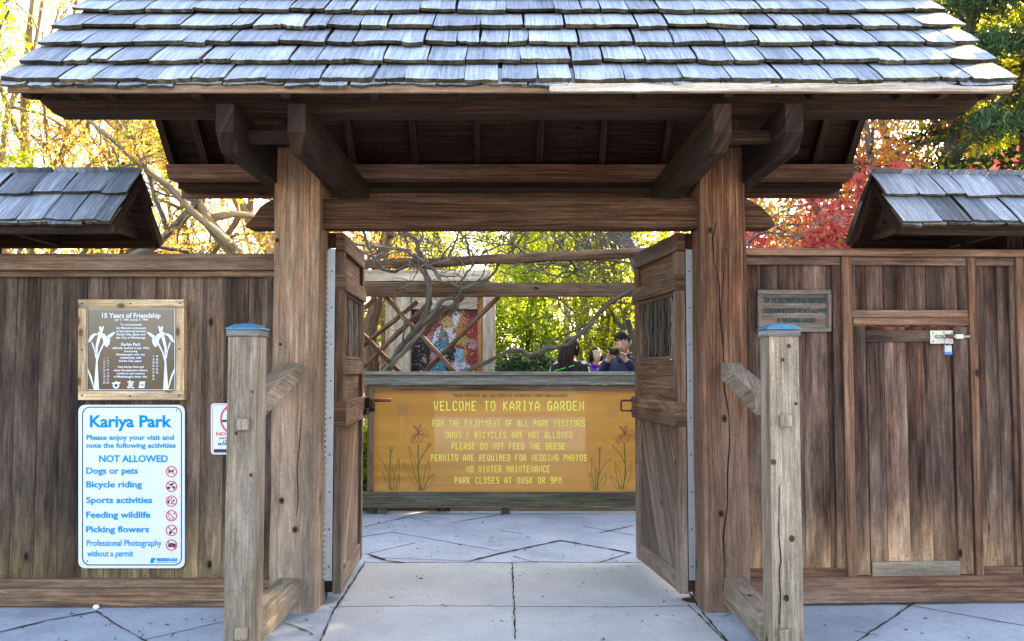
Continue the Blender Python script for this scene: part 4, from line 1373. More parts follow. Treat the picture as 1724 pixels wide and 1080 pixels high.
# ---- vines -----------------------------------------------------------
M['bark'] = wood('vine bark', (.06, .045, .032), (.15, .118, .085), (.25, .21, .165), (.22, .20, .175), .55, .2, knots=2, freq=16, bump=.9)
def vine_tube(mb, pts, r0, r1, y, yv=.06):
    n = len(pts); ph = random.uniform(0, 6)
    w_ = [at(*C1(*p), y + yv * math.sin(ph + i * .9) + .16 * min(1, max(0, (p[1] - 480) / 300))) for i, p in enumerate(pts)]
    cp = curve_pts(w_, 5)
    N_ = len(cp)
    rr = [(r0 + (r1 - r0) * i / (N_ - 1)) * random.uniform(.88, 1.12) for i in range(N_)]
    cp = [p + Vector((random.uniform(-1, 1), random.uniform(-1, 1), random.uniform(-1, 1))) * .006 for p in cp]
    mb.tube(cp, rr, 8)
    return cp
def twigs(mb, cp, n, L, r):
    for _ in range(n):
        i = random.randrange(2, len(cp) - 1)
        p = cp[i].copy()
        d = Vector((random.uniform(-1, 1), random.uniform(-.5, .5), random.uniform(-.3, 1))).normalized()
        pts = [p]; st = L * random.uniform(.4, 1) / 6
        for k in range(6):
            d = (d + Vector((random.uniform(-.5, .5), random.uniform(-.4, .4), random.uniform(-.4, .5)))).normalized()
            pts.append(pts[-1] + d * st)
        mb.tube(pts, [r * (1 - .75 * k / 6) for k in range(7)], 5)
u_ = 1 / 3.448 / 1500 * 8.3                 # crop pixel -> metres at the trellis
YV = YT - .15
m = MB(); allc = []
base_l = [(236, 905), (240, 870)]
V1 = [
    ([(225, 905), (265, 850), (330, 745), (420, 640), (470, 560), (490, 460), (488, 360), (455, 290), (468, 240), (430, 180), (410, 110), (350, 70), (330, 40)], 26, 11, 0),
    ([(20, 125), (110, 150), (200, 160), (330, 175), (390, 205), (460, 250)], 9, 12, -.05),
    ([(110, 60), (140, 160), (180, 240), (230, 290), (290, 300), (360, 270), (430, 265), (500, 280), (540, 320), (560, 368)], 9, 12, -.12),
    ([(258, 860), (400, 705), (470, 620), (560, 540), (640, 490), (668, 430), (690, 400), (780, 370), (860, 320), (910, 240), (980, 170), (1040, 90), (1070, 40)], 15, 5, .02),
    ([(455, 600), (520, 540), (560, 480), (610, 455), (650, 462), (685, 400)], 17, 8, -.02),
    ([(380, 690), (470, 570), (540, 520), (590, 505), (650, 515), (655, 480)], 16, 9, .05),
    ([(690, 400), (670, 370), (720, 300), (748, 255), (728, 205), (710, 130), (655, 50)], 6, 8, -.06),
    ([(560, 560), (500, 640), (420, 700), (360, 760), (340, 690), (350, 620), (330, 560), (300, 490), (260, 440)], 8, 4, .06),
    ([(740, 372), (800, 330), (820, 260), (830, 200), (790, 120), (760, 50)], 5, 3, 0),
    ([(790, 212), (830, 180), (920, 140), (945, 50)], 6, 4, -.08),
    ([(600, 225), (640, 140), (665, 50)], 8, 6, .05),
    ([(560, 225), (600, 168), (660, 112), (740, 110), (860, 140), (1000, 152), (1100, 190)], 5, 4, .0),
    ([(385, 210), (360, 130), (345, 60)], 9, 8, 0),
    ([(430, 160), (455, 100), (440, 50)], 7, 6, .04)]
for pts, r0, r1, dy in V1:
    cp = vine_tube(m, pts, r0 * u_, r1 * u_, YV + dy)
    allc.append(cp)
    twigs(m, cp, 3, .45, .006)
# root down to the soil
p = at(*C1(225, 905), YV)
m.tube([p + Vector((.02, 0, .03)), p + Vector((-.03, .02, -.3)), p + Vector((-.02, .0, -.7)), Vector((p.x - .05, p.y, -.05))], [.075, .08, .085, .11], 9)
o = m.build('wisteria_vine', M['bark'])
rebase(o, (p.x, p.y, 0)); tag(o, 'thick bare twisted vine climbing through the diagonal poles beside the mural', 'vine')
m = MB()
V2 = [
    ([(640, 905), (690, 880), (800, 840), (900, 790), (1000, 755), (1080, 785), (1180, 750), (1290, 728), (1350, 680), (1420, 620), (1470, 550), (1560, 470), (1680, 405), (1760, 350)], 13, 14, -.06),
    ([(1150, 745), (1250, 680), (1350, 640), (1400, 612), (1425, 598)], 7, 5, 0),
    ([(1390, 640), (1345, 640), (1300, 570), (1255, 520), (1240, 450)], 5, 4, -.03),
    ([(1760, 260), (1660, 250), (1560, 240), (1460, 232), (1380, 200), (1290, 190), (1200, 232), (1060, 255), (980, 262)], 7, 5, -.15),
    ([(1210, 50), (1220, 110), (1285, 190), (1320, 255), (1340, 290), (1295, 332), (1220, 325), (1140, 290), (1085, 250), (1040, 190)], 8, 6, -.1),
    ([(1040, 190), (985, 145), (970, 120), (1000, 75), (1060, 100), (1045, 50)], 7, 5, -.05),
    ([(1200, 362), (1265, 310), (1330, 300), (1400, 270), (1440, 240)], 6, 4, -.12),
    ([(900, 240), (980, 232), (1050, 150), (1130, 110), (1190, 50)], 5, 4, -.02),
    ([(1240, 200), (1330, 160), (1420, 120), (1400, 60)], 4, 3, .03),
    ([(1560, 250), (1600, 190), (1570, 160), (1590, 100)], 6, 4, -.2),
    ([(1590, 215), (1650, 180), (1740, 140)], 5, 4, -.2)]
for pts, r0, r1, dy in V2:
    cp = vine_tube(m, pts, r0 * u_, r1 * u_, YV + dy)
    twigs(m, cp, 7 if r0 < 9 else 3, .5, .005)
p = at(*C1(640, 905), YV - .06)
m.tube([p + Vector((.03, 0, .02)), p + Vector((-.06, .05, -.3)), Vector((p.x - .12, p.y + .12, -.05))], [.045, .055, .07], 9)
for _ in range(95):
    a, b = random.uniform(120, 1690), random.uniform(30, 330)
    q = [(a, b)]
    an = random.uniform(0, 2 * PI)
    for s_ in range(random.randint(4, 8)):
        an += random.uniform(-.9, .9)
        q.append((q[-1][0] + 42 * math.cos(an), q[-1][1] + 32 * math.sin(an)))
    q = [(x, min(400, y)) for x, y in q]
    cp = vine_tube(m, q, random.uniform(2.4, 5.5) * u_, 1.5 * u_, YV + random.uniform(-.25, .2))
    twigs(m, cp, 2, .35, .0045)
o = m.build('wisteria_vine', M['bark'])
rebase(o, (p.x - .12, p.y + .12, 0)); tag(o, 'slender bare vine with thin twigs sweeping up over the open right door', 'vine')
o['label'] = 'slender bare vine with thin twigs sweeping in front of the three people'
# ================================================================== GROUND AND PAVING
k = NT('garden soil')
n_ = k.noise(k.coord('World', (1, 1, 1)), .6, 6, .7)
n2 = k.noise(k.coord('World', (1, 1, 1)), 14, 5, .7)
c = k.ramp(n_, [(.35, (.055, .042, .028)), (.5, (.10, .085, .05)), (.66, (.09, .12, .04))])
c = k.mix(k.math('MULTIPLY', n2, .6), c, (.16, .12, .075))
k.bump(n2, .6, .03)
M['soil'] = k.base(c, .95, .1)
m = MB()
N = 24
S = 240
Pts = [(-S + 2 * S * i / N, -S + 2 * S * j / N, -.03) for j in range(N + 1) for i in range(N + 1)]
Fc = [(j * (N + 1) + i, j * (N + 1) + i + 1, (j + 1) * (N + 1) + i + 1, (j + 1) * (N + 1) + i) for j in range(N) for i in range(N)]
m.add(Pts, Fc, [[(0, 0)] * 4 for _ in Fc])
tag(m.build('ground', M['soil']), None, None, kind='structure')

k = NT('blue grey flagstone')
pos = k.coord('World', (1, 1, 1))
a = k.noise(pos, 1.3, 5, .62); b = k.noise(pos, 26, 5, .7); d = k.noise(pos, 220, 2, .6)
c = k.ramp(a, [(.3, (.25, .275, .32)), (.5, (.335, .365, .42)), (.7, (.41, .44, .50))])
c = k.mix(k.ramp(b, [(.42, 0), (.75, .45)]), c, (.17, .175, .18))
c = k.mix(k.ramp(k.noise(pos, .9, 7, .72), [(.5, 0), (.62, .5)]), c, (.17, .185, .22))
c = k.mix(k.ramp(k.noise(pos, 2.7, 6, .75), [(.56, 0), (.72, .55)]), c, (.40, .37, .32))
tm = k.math('MULTIPLY_ADD', k.attr('tone'), .30, .85)
vm = k.n('VectorMath', operation='SCALE'); k.l(c, vm.inputs[0]); k.l(tm, vm.inputs['Scale'])
k.bump(k.math('ADD', b, k.math('MULTIPLY', d, .5)), .35, .006)
M['flag'] = k.base(vm.outputs[0], .72, .35)
k = NT('concrete slab')
a = k.noise(pos_ := k.coord('World', (1, 1, 1)), 1.8, 5, .6); b = k.noise(pos_, 60, 5, .75); d = k.noise(pos_, 260, 2, .7)
c = k.ramp(a, [(.3, (.33, .325, .32)), (.7, (.46, .455, .445))])
c = k.mix(k.ramp(b, [(.45, 0), (.72, .5)]), c, (.20, .195, .185))
c = k.mix(k.ramp(d, [(.60, 0), (.70, .35)]), c, (.12, .115, .11))
c = k.mix(k.ramp(k.noise(pos_, 3.2, 6, .75), [(.58, 0), (.74, .5)]), c, (.22, .20, .17))
tm = k.math('MULTIPLY_ADD', k.attr('tone'), .16, .92)
vm = k.n('VectorMath', operation='SCALE'); k.l(c, vm.inputs[0]); k.l(tm, vm.inputs['Scale'])
k.bump(k.math('ADD', b, d), .4, .005)
M['slab'] = k.base(vm.outputs[0], .8, .25)
k = NT('joint dirt')
c = k.ramp(k.noise(k.coord('World', (1, 1, 1)), 30, 5, .7), [(.3, (.018, .013, .009)), (.7, (.085, .06, .038))])
M['joint'] = k.base(c, .95, .1)

YP1 = ground_at(860, 861).y
pv = MB()
# slab outlines as photograph polygons on the ground, widened outwards where the frame ends
gp = lambda x, y: ground_at(x, y).to_2d()
pv.box(-7, 7, -13, YP1, -.10, 0, 'x', 1, tone=.5)
P0, P1 = gp(540, 1080), gp(615, 948)
Q0, Q1 = gp(1222, 1080), gp(1128, 948)
Mid0, Mid1 = gp(868, 1080), gp(862, 949)
def ext(a, b, t): return a + (b - a) * t
Yj = gp(862, 1023).y
for poly in ([ext(P0, P1, -1.2), ext(Mid0, Mid1, -1.2), Mid1, P1], [ext(Mid0, Mid1, -1.2), ext(Q0, Q1, -1.2), Q1, Mid1]):
    # split at the cross joint
    for sgn in (1, -1):
        q = clip([tuple(v) for v in poly], 0, sgn, sgn * Yj)
        if len(q) > 2:
            pv.prism([(x, y, .004) for x, y in q], (0, 0, -.02), (1, 0, 0), 0)
def joint(pts, w0=.010, pxs=True, z=.0045):
    g = [gp(*p) for p in pts] if pxs else [Vector(p) for p in pts]
    out = []
    for i in range(len(g) - 1):
        n = max(2, int((g[i + 1] - g[i]).length / .05))
        for k in range(n): out.append(g[i].lerp(g[i + 1], k / n))
    out.append(g[-1])
    q = [Vector((p.x + random.uniform(-.004, .004), p.y + random.uniform(-.004, .004), z)) for p in out]
    pv.ribbon(q, [w0 * random.uniform(.2, 1.15) for _ in q], (0, 0, 1), .0012, 2)
joint([(868, 1079), (862, 949)], .012, z=.006)
joint([(440, 1260), (540, 1080), (562, 1030), (615, 948)], .013, z=.006)
joint([(1330, 1240), (1222, 1080), (1180, 1030), (1128, 948)], .014, z=.006)
joint([(556, 1024), (700, 1022), (862, 1023), (1040, 1024), (1160, 1022)], .005, z=.006)
joint([(614, 948), (670, 949), (790, 948)], .014)
joint([(790, 948), (862, 949), (900, 947), (1000, 949), (1128, 948)], .012)
for q, w_ in (([(790, 946), (850, 931), (944, 911)], .03), ([(944, 911), (1000, 921), (1062, 932)], .022), ([(620, 934), (650, 945), (680, 949)], .028), ([(790, 946), (620, 940)], .006),
              ([(840, 929), (750, 913), (660, 897)], .008), ([(660, 897), (600, 906)], .012), ([(614, 888), (700, 868)], .014), ([(760, 881), (860, 865)], .014), ([(690, 872), (725, 880)], .008),
              ([(1010, 898), (1066, 886)], .014), ([(980, 887), (1066, 902)], .008), ([(1062, 932), (1010, 948)], .014), ([(865, 938), (905, 949)], .012), ([(840, 894), (880, 900)], .007), ([(613, 935), (700, 915)], .008),
              ([(-140, 1100), (0, 1066), (80, 1046), (163, 1031)], .016), ([(163, 1031), (200, 1056), (242, 1079), (300, 1110)], .012), ([(242, 1079), (300, 1066), (383, 1047)], .006), ([(476, 1050), (500, 1057), (528, 1070)], .012),
              ([(1400, 1110), (1446, 1079), (1500, 1043), (1553, 1007)], .014), ([(1440, 1004), (1530, 1020), (1640, 1040), (1724, 1055), (1850, 1080)], .009), ([(1215, 1040), (1240, 1033)], .006), ([(1440, 1064), (1480, 1072)], .004), ([(1160, 1020), (1240, 1100)], .010)):
    joint(q, w_)
# crumbled hole by the right post
c = gp(1174, 1012)
pv.prism([(c.x + .11 * math.cos(t * PI / 7) * random.uniform(.7, 1.1), c.y + .07 * math.sin(t * PI / 7) * random.uniform(.7, 1.1), .0062) for t in range(14)], (0, 0, -.002), (1, 0, 0), 2)
tag(pv.build('paving', [M['slab'], M['flag'], M['joint']]), None, None, kind='structure')

# leaf crumbs lying on the stones
m = MB()
for i in range(420):
    if i < 120: p = Vector((random.uniform(-3.4, -1.4), random.uniform(-1.4, .05), 0))
    elif i < 210: p = Vector((random.uniform(1.3, 3.4), random.uniform(-1.4, .1), 0))
    else: p = Vector((random.uniform(-1.2, 1.2), random.uniform(-.8, YP1 + .1), 0))
    s = random.uniform(.003, .011)
    a = random.uniform(0, PI)
    u_x, u_y = Vector((math.cos(a), math.sin(a), 0)) * s * 1.7, Vector((-math.sin(a), math.cos(a), 0)) * s * .7
    z = Vector((0, 0, .007)); z2 = Vector((0, 0, .007 + random.uniform(0, s)))
    m.add([p - u_x + z, p - u_y + z2, p + u_x + z, p + u_y + z2], [(0, 1, 2, 3)], [[(0, 0)] * 4])
k = NT('dry leaf')
M['dryleaf'] = k.base(k.ramp(k.attr('tone'), [(0, (.02, .014, .01)), (.8, (.09, .05, .025)), (1, (.4, .38, .34))]), .9, .1)
tag(m.build('leaf_litter', M['dryleaf']), 'scattered dry leaf crumbs on the flagstones', 'leaf litter', kind='stuff')

def pebble(px, py, r, name, label, cat, col):
    c = ground_at(px, py)
    bm = bmesh.new(); bmesh.ops.create_icosphere(bm, subdivisions=3, radius=1)
    for v in bm.verts:
        v.co *= 1 + .18 * mnoise.noise(v.co * 1.5 + Vector((px, 0, 0)))
        v.co = Vector((v.co.x * r, v.co.y * r * .9, v.co.z * r * .75 + r * .6))
    me = bpy.data.meshes.new(name); bm.to_mesh(me); bm.free()
    for p in me.polygons: p.use_smooth = True
    me.materials.append(col)
    o = bpy.data.objects.new(name, me); o.location = (c.x, c.y, .002); COL.objects.link(o)
    return tag(o, label, cat)
pebble(162, 1026, .018, 'pebble', 'round white pebble at the foot of the plank fence', 'stone', flat('white stone', (.75, .74, .70), .7, .3, 0, .1, 60))

# ================================================================== MURAL
YM = 6.4
mu = thing('mural', (X(743, YM), YM, 0), 'colourful abstract mosaic mural in a pale timber frame beyond the trellis', 'mural')
PM_ = lambda x, y, h=0: at(x, y, YM - h)
K2 = lambda x, y: (640 + x / 6.75, 480 + y / 6.75)
M['paleframe'] = wood('pale frame wood', (.30, .225, .14), (.48, .385, .265), (.60, .50, .37), (.46, .40, .32), .5, .1, knots=2)
M['orangewood'] = wood('orange cedar', (.22, .075, .02), (.42, .17, .05), (.55, .27, .10), (.45, .25, .12), .6, .1, knots=2)
def mbx(name, x0, x1, y0, y1, d0, d1, g, mt, z0=None):
    a, b = PM_(x0, y1), PM_(x1, y0)
    m = MB(); m.box(a.x, b.x, YM - d0, YM + d1, z0 if z0 is not None else a.z, b.z, g)
    return m.build(name, M[mt], mu, .006)
mbx('frame_post', 668, 693, 500, 640, .12, .12, 'z', 'paleframe', 0)
a = PM_(649, 500)
m = MB(); m.box(a.x, PM_(668, 500).x - .002, YM + .02, YM + .45, 0, a.z, 'z'); m.build('side_panel', M['paleframe'], mu, .004)
mbx('frame_post', 813, 834, 500, 640, .12, .12, 'z', 'paleframe', 0)
mbx('edge_post', 804, 812.8, 500, 640, .05, .06, 'z', 'orangewood', 0)
mbx('head_board', 693.5, 803.5, 500, 521.5, .06, .02, 'x', 'paleframe')
mbx('top_beam', 606, 826, 457, 475.5, .16, .10, 'x', 'paleframe')
mbx('top_beam', 640, 840, 476, 499.8, .10, .08, 'x', 'paleframe')
# mosaic: irregular tesserae coloured by broad patches
pal = {'navy': (.012, .016, .035), 'black': (.012, .010, .010), 'red': (.38, .035, .025), 'wine': (.18, .02, .02), 'white': (.70, .70, .70), 'sky': (.28, .48, .60), 'teal': (.05, .26, .33),
       'orange': (.55, .21, .05), 'gold': (.52, .34, .08), 'grey': (.22, .21, .21), 'pink': (.52, .24, .26), 'green': (.16, .24, .12), 'brown': (.14, .07, .04)}
names = list(pal)
tmats = [flat('tessera ' + n.lower(), tuple(c * .66 for c in pal[n]), .5, .3) for n in names]
blobs = [  # centre (detail crop px), radii, tilt, colour
    ((440, 780), (110, 160), 0, 'black'), ((430, 640), (90, 70), 0, 'navy'), ((420, 330), (70, 70), 0, 'navy'), ((1050, 330), (90, 60), 0, 'wine'),
    ((650, 360), (130, 70), 0, 'brown'), ((760, 420), (70, 60), 0, 'gold'), ((855, 410), (40, 60), -.4, 'white'), ((640, 470), (50, 90), -.35, 'red'), ((650, 520), (24, 100), -.3, 'white'),
    ((805, 570), (36, 110), .1, 'white'), ((940, 430), (40, 90), 0, 'orange'), ((1050, 480), (60, 130), .1, 'red'), ((1060, 700), (50, 70), 0, 'pink'), ((1055, 800), (80, 120), 0, 'red'),
    ((540, 620), (60, 50), 0, 'pink'), ((480, 560), (60, 60), 0, 'grey'), ((670, 700), (70, 50), .3, 'teal'), ((720, 760), (50, 60), 0, 'sky'), ((930, 640), (60, 50), 0, 'gold'), ((910, 700), (50, 30), 0, 'red'),
    ((800, 800), (50, 120), 0, 'black'), ((910, 830), (70, 130), 0, 'sky'), ((900, 900), (90, 60), 0, 'white'), ((600, 830), (30, 60), 0, 'pink'), ((640, 930), (80, 40), 0, 'teal'), ((960, 760), (30, 90), .1, 'orange'),
    ((720, 600), (60, 50), 0, 'grey'), ((500, 420), (60, 50), .3, 'wine'), ((590, 400), (40, 40), 0, 'pink'), ((700, 300), (90, 30), 0, 'grey'), ((500, 850), (40, 26), 0, 'orange'), ((440, 700), (26, 20), 0, 'orange'), ((870, 520), (60, 40), 0, 'orange')]
tes = MB()
rr = random.Random(3)
NXm, NYm = 58, 84
jit = {}
def node(i, j):
    if (i, j) not in jit: jit[(i, j)] = (rr.uniform(-.3, .3) if 0 < i < NXm else 0, rr.uniform(-.3, .3) if 0 < j < NYm else 0)
    a, b = jit[(i, j)]
    return (360 + (i + a) * 745 / NXm, 281 + (j + b) * 720 / NYm)
for i in range(NXm):
    for j in range(NYm):
        q = [node(i, j), node(i, j + 1), node(i + 1, j + 1), node(i + 1, j)]
        cx, cy = sum(p[0] for p in q) / 4, sum(p[1] for p in q) / 4
        best, bc = 9, 'grey'
        for (bx_, by_), (ra, rb), tl, cn in blobs:
            dx, dy = cx - bx_, cy - by_
            dx, dy = dx * math.cos(tl) - dy * math.sin(tl), dx * math.sin(tl) + dy * math.cos(tl)
            e = math.hypot(dx / ra, dy / rb) + rr.uniform(-.22, .22) + .75 * mnoise.noise(Vector((cx * .03, cy * .03, bx_ * .01)))
            if e < best: best, bc = e, cn
        u = rr.random()
        if u < .13: bc = rr.choice(names)
        elif u < .2: bc = 'black'
        mid = Vector((cx, cy))
        pp = [PM_(*K2(*(mid + (Vector(p) - mid) * .93)), .012 + rr.uniform(0, .002)) for p in q]
        tes.add(pp, [(0, 1, 2, 3)], [[(0, 0)] * 4], names.index(bc))
a, b = PM_(*K2(356, 1010)), PM_(*K2(1108, 278))
m = MB(); m.box(a.x, b.x, YM - .010, YM + .02, 0.35, b.z, 'x'); m.build('backing', M['black'], mu)
tes.build('mosaic', tmats, mu)

# ================================================================== PEOPLE
M['skin'] = flat('skin', (.60, .36, .24), .5, .4, 0, .06, 14)
M['skin2'] = flat('fair skin', (.68, .43, .30), .5, .4, 0, .06, 14)
M['hairblack'] = flat('black hair', (.012, .009, .008), .6, .25)
M['hairbrown'] = flat('dark brown hair', (.025, .012, .008), .6, .25)
M['jeans'] = flat('blue jeans', (.05, .075, .14), .85, .2, 0, .2, 40)
M['shoe'] = flat('dark shoe', (.03, .028, .026), .6, .3)
M['eye'] = flat('dark eye', (.02, .015, .012), .2, .6)
M['brow'] = flat('brow', (.13, .07, .045), .8, .1)
M['lip'] = flat('lip', (.36, .13, .11), .5, .4)

def head_co(x, y, z):
    """unit sphere -> head of half sizes .074 .094 .112, face towards -y"""
    sx, sy, sz = .074, .094, .112
    if z < 0:
        t = -z
        sx *= 1 - .30 * t ** 1.5; 
        if y > 0: sy *= 1 - .28 * t
    p = Vector((x * sx, y * sy, z * sz))
    if y < 0:
        g = lambda cx, cz, w1, w2: math.exp(-((x - cx) / w1) ** 2 - ((z - cz) / w2) ** 2)
        p.y -= .020 * g(0, -.16, .13, .17) + .008 * g(0, .02, .09, .22)
        p.y += .010 * (g(.36, .06, .16, .10) + g(-.36, .06, .16, .10))
        p.y -= .006 * g(0, -.44, .28, .10) + .010 * g(0, -.80, .30, .16)
        p.y -= .005 * (g(.33, .22, .25, .08) + g(-.33, .22, .25, .08))
    return p

def head_faces(mb, Mh, keep=None, grow=0.0, mi=0, nu=32, nv=22):
    P, ok = [], []
    for j in range(nv + 1):
        ph = -PI / 2 + PI * j / nv
        for i in range(nu):
            th = 2 * PI * i / nu
            x, y, z = math.cos(ph) * math.cos(th), math.cos(ph) * math.sin(th), math.sin(ph)
            p = head_co(x, y, z)
            if grow:
                p = p + Vector((x, y, z)) * (grow if not callable(grow) else grow(x, y, z))
            P.append(Mh @ p); ok.append((x, y, z))
    F = []
    for j in range(nv):
        for i in range(nu):
            f = (j * nu + i, j * nu + (i + 1) % nu, (j + 1) * nu + (i + 1) % nu, (j + 1) * nu + i)
            if keep is None or all(keep(*ok[q]) for q in f): F.append(f)
    mb.add(P, F, [[(0, 0)] * 4 for _ in F], mi, .5, True)

def person(name, loc, rz, s, label, yaw, pitch, arms, skin, hair, jacket, trousers, slim=1.0):
    """standing figure, feet at loc; arms = per side shoulder, elbow, wrist, hand tip in body space (facing -y)"""
    t = thing(name, loc, label, 'person', rz)
    Mt = WM[t.name] @ Matrix.Scale(s, 4)
    T = lambda *p: Mt @ Vector(p)
    def tb(mb, pts, rx, ry=None, n=14, side=(1, 0, 0)):
        sd = Mt.to_3x3() @ Vector(side)
        mb.tube([T(*p) for p in pts], [r * s for r in rx], n, 0, .5, True, None if ry is None else [r * s for r in ry], sd)
    def finish(o, vox, it=4):
        r = o.modifiers.new('remesh', 'REMESH'); r.mode = 'VOXEL'; r.voxel_size = vox; r.use_smooth_shade = True
        q = o.modifiers.new('smooth', 'SMOOTH'); q.iterations = it; q.factor = .5
        return o
    tor = [(0, .01, .80), (0, .01, .90), (0, .0, 1.02), (0, 0, 1.16), (0, .0, 1.28), (0, .01, 1.37), (0, .015, 1.425), (0, .012, 1.46), (0, .0, 1.50), (0, -.008, 1.56)]
    trx = [.13, .158, .14, .148, .172, .170, .115, .062, .053, .050]
    trY = [.10, .112, .098, .104, .112, .098, .075, .060, .055, .052]
    trx = [r * slim for r in trx]
    Mh = Mt @ Matrix.Translation((0, -.022, 1.593)) @ Matrix.Rotation(yaw, 4, 'Z') @ Matrix.Rotation(pitch, 4, 'X')
    b = MB()
    tb(b, tor, trx, trY)
    for sd in (-1, 1):
        tb(b, [(sd * .085, .01, .92), (sd * .09, 0, .72), (sd * .095, -.005, .50), (sd * .095, .012, .34), (sd * .095, .025, .09)], [.088, .078, .055, .052, .036])
        tb(b, [(sd * .095, .045, .05), (sd * .10, -.02, .05), (sd * .11, -.15, .03)], [.036, .042, .036], [.045, .045, .028])
        sh, el, wr, tip = [Vector(q) for q in arms[0 if sd < 0 else 1]]
        tb(b, [sh, sh.lerp(el, .5), el, el.lerp(wr, .4), wr], [.055, .047, .038, .038, .027])
        d = (tip - wr).normalized(); L = (tip - wr).length
        sidev = Vector((1, 0, 0)) if abs(d.x) < .8 else Vector((0, 0, 1))
        across = (sidev - d * sidev.dot(d)).normalized()
        up = d.cross(across)
        palm = wr + d * L * .5
        tb(b, [wr, wr.lerp(palm, .5), palm], [.027, .038, .040], [.020, .017, .015], 12, across)
        for f in range(4):
            a0 = palm + across * (.027 - .018 * f) - d * .01
            ln = L * (.42, .50, .47, .36)[f]
            k1 = a0 + d * ln * .5 + up * (.004)
            k2 = k1 + (d * .7 - up * .7) * ln * .35
            k3 = k2 + (d * .1 - up * 1.0) * ln * .28
            tb(b, [a0, k1, k2, k3], [.0095, .0095, .009, .0075], None, 7)
        th0 = wr + d * L * .18 + across * .026
        tb(b, [th0, th0 + across * .022 + d * .022 - up * .01, th0 + across * .022 + d * .052 - up * .022], [.012, .0105, .009], None, 7)
    head_faces(b, Mh)
    for sd in (-1, 1):
        c = Mh @ Vector((sd * .073, .008, -.004))
        b.tube([c + Mh.to_3x3() @ Vector((sd * .000, 0, -.026)), c + Mh.to_3x3() @ Vector((sd * .011, .004, 0)), c + Mh.to_3x3() @ Vector((sd * .012, .008, .026))], [.007 * s, .011 * s, .009 * s], 8, 0, .5)
    body = finish(b.build('body', M[skin], t), .0085, 3)
    # face details
    for sd in (-1, 1):
        m = MB(); c = Mh @ Vector((sd * .028, -.079, .008))
        q = Mh.to_3x3()
        m.tube([c - q @ Vector((.011, 0, 0)), c - q @ Vector((0, .003, 0)), c + q @ Vector((.011, 0, 0))], [.0012 * s, .0036 * s, .0012 * s], 8)
        m.build('eye', M['eye'], t)
        m = MB(); c = Mh @ Vector((sd * .029, -.088, .028))
        m.tube([c - q @ Vector((.015, -.004, .001)), c + q @ Vector((0, 0, .003)), c + q @ Vector((.015, .004, -.001))], [.0012 * s, .0024 * s, .0012 * s], 6)
        m.build('eyebrow', M['brow'], t)
    m = MB(); c = Mh @ Vector((0, -.090, -.055)); q = Mh.to_3x3()
    m.tube([c - q @ Vector((.02, -.008, 0)), c - q @ Vector((0, .004, 0)), c + q @ Vector((.02, .008, 0))], [.002 * s, .006 * s, .002 * s], 8)
    m.build('mouth', M['lip'], t)
    # clothes
    j = MB()
    tb(j, [(0, .01, .84)] + tor[1:7] + [(0, .015, 1.455)], [.165 * slim, .172 * slim, .16 * slim, .166 * slim, .188 * slim, .183 * slim, .125 * slim, .078], [.128, .13, .118, .122, .128, .112, .088, .074], 18)
    for sd in (-1, 1):
        sh, el, wr, tip = [Vector(q) for q in arms[0 if sd < 0 else 1]]
        w2 = el.lerp(wr, .90)
        tb(j, [Vector((sd * .10, .01, 1.385)), sh, sh.lerp(el, .5), el, el.lerp(w2, .5), w2], [.075, .073, .063, .055, .052, .042])
    jk = finish(j.build('jacket', M[jacket], t), .012, 4)
    tr_ = MB()
    tb(tr_, [(0, .01, .80), (0, .01, .93)], [.155, .158], [.118, .118])
    for sd in (-1, 1):
        tb(tr_, [(sd * .085, .01, .92), (sd * .09, 0, .72), (sd * .095, -.005, .50), (sd * .097, .012, .30), (sd * .097, .022, .07)], [.096, .088, .070, .066, .062])
    finish(tr_.build('trousers', M[trousers], t), .014, 4)
    for sd in (-1, 1):
        sm = MB()
        tb(sm, [(sd * .097, .065, .052), (sd * .10, 0, .055), (sd * .112, -.13, .035), (sd * .113, -.175, .032)], [.040, .048, .045, .025], [.05, .055, .034, .022])
        sm.build('shoe', M['shoe'], t)
    return t, Mt, Mh, T

sP = 1500 / 9.7
YPp = 4.7
# woman with long hair, seen from behind
lo = (X(962, YPp), YPp, 0)
hang = lambda sd: [(sd * .175, .01, 1.375), (sd * .215, .02, 1.10), (sd * .215, -.06, .86), (sd * .205, -.10, .70)]
M['blackjacket'] = flat('black track jacket', (.016, .016, .018), .7, .3, 0, .2, 30)
M['purple'] = flat('purple fleece', (.115, .035, .32), .8, .2, 0, .12, 30)
M['navy'] = flat('navy windbreaker', (.014, .022, .065), .55, .4, 0, .2, 20)
w1, Mt, Mh, T = person('person', lo, R(150), .985, 'woman with long dark hair in a black jacket with a neon green stripe, back turned', R(-20), R(4), [hang(-1), hang(1)], 'skin', 'hairbrown', 'blackjacket', 'jeans', .95)
hm = MB()
head_faces(hm, Mh, lambda x, y, z: y > -.42 or z > .55, lambda x, y, z: .012 + .010 * max(0, y))
q = Mh.to_3x3()
hp = [Mh @ Vector(p) for p in ((0, .03, .05), (0, .055, -.05), (0, .075, -.14), (0, .095, -.24), (0, .10, -.33), (0, .095, -.40))]
hm.tube(hp, [.075, .085, .092, .088, .07, .03], 16, 0, .5, True, [.06, .055, .045, .038, .030, .015], q @ Vector((1, 0, 0)))
for i in range(40):
    a = random.uniform(-.085, .085)
    st = [Mh @ Vector((a * .85, .075 + random.uniform(0, .03), .02)), Mh @ Vector((a, .118 + random.uniform(-.01, .012), -.12)), Mh @ Vector((a * 1.03, .138 + random.uniform(-.01, .012), -.26)), Mh @ Vector((a * .8, .125, -.40 - random.uniform(0, .06)))]
    hm.tube(st, [.006, .008, .007, .002], 5)
hm.build('hair', M['hairbrown'], w1)
m = MB()
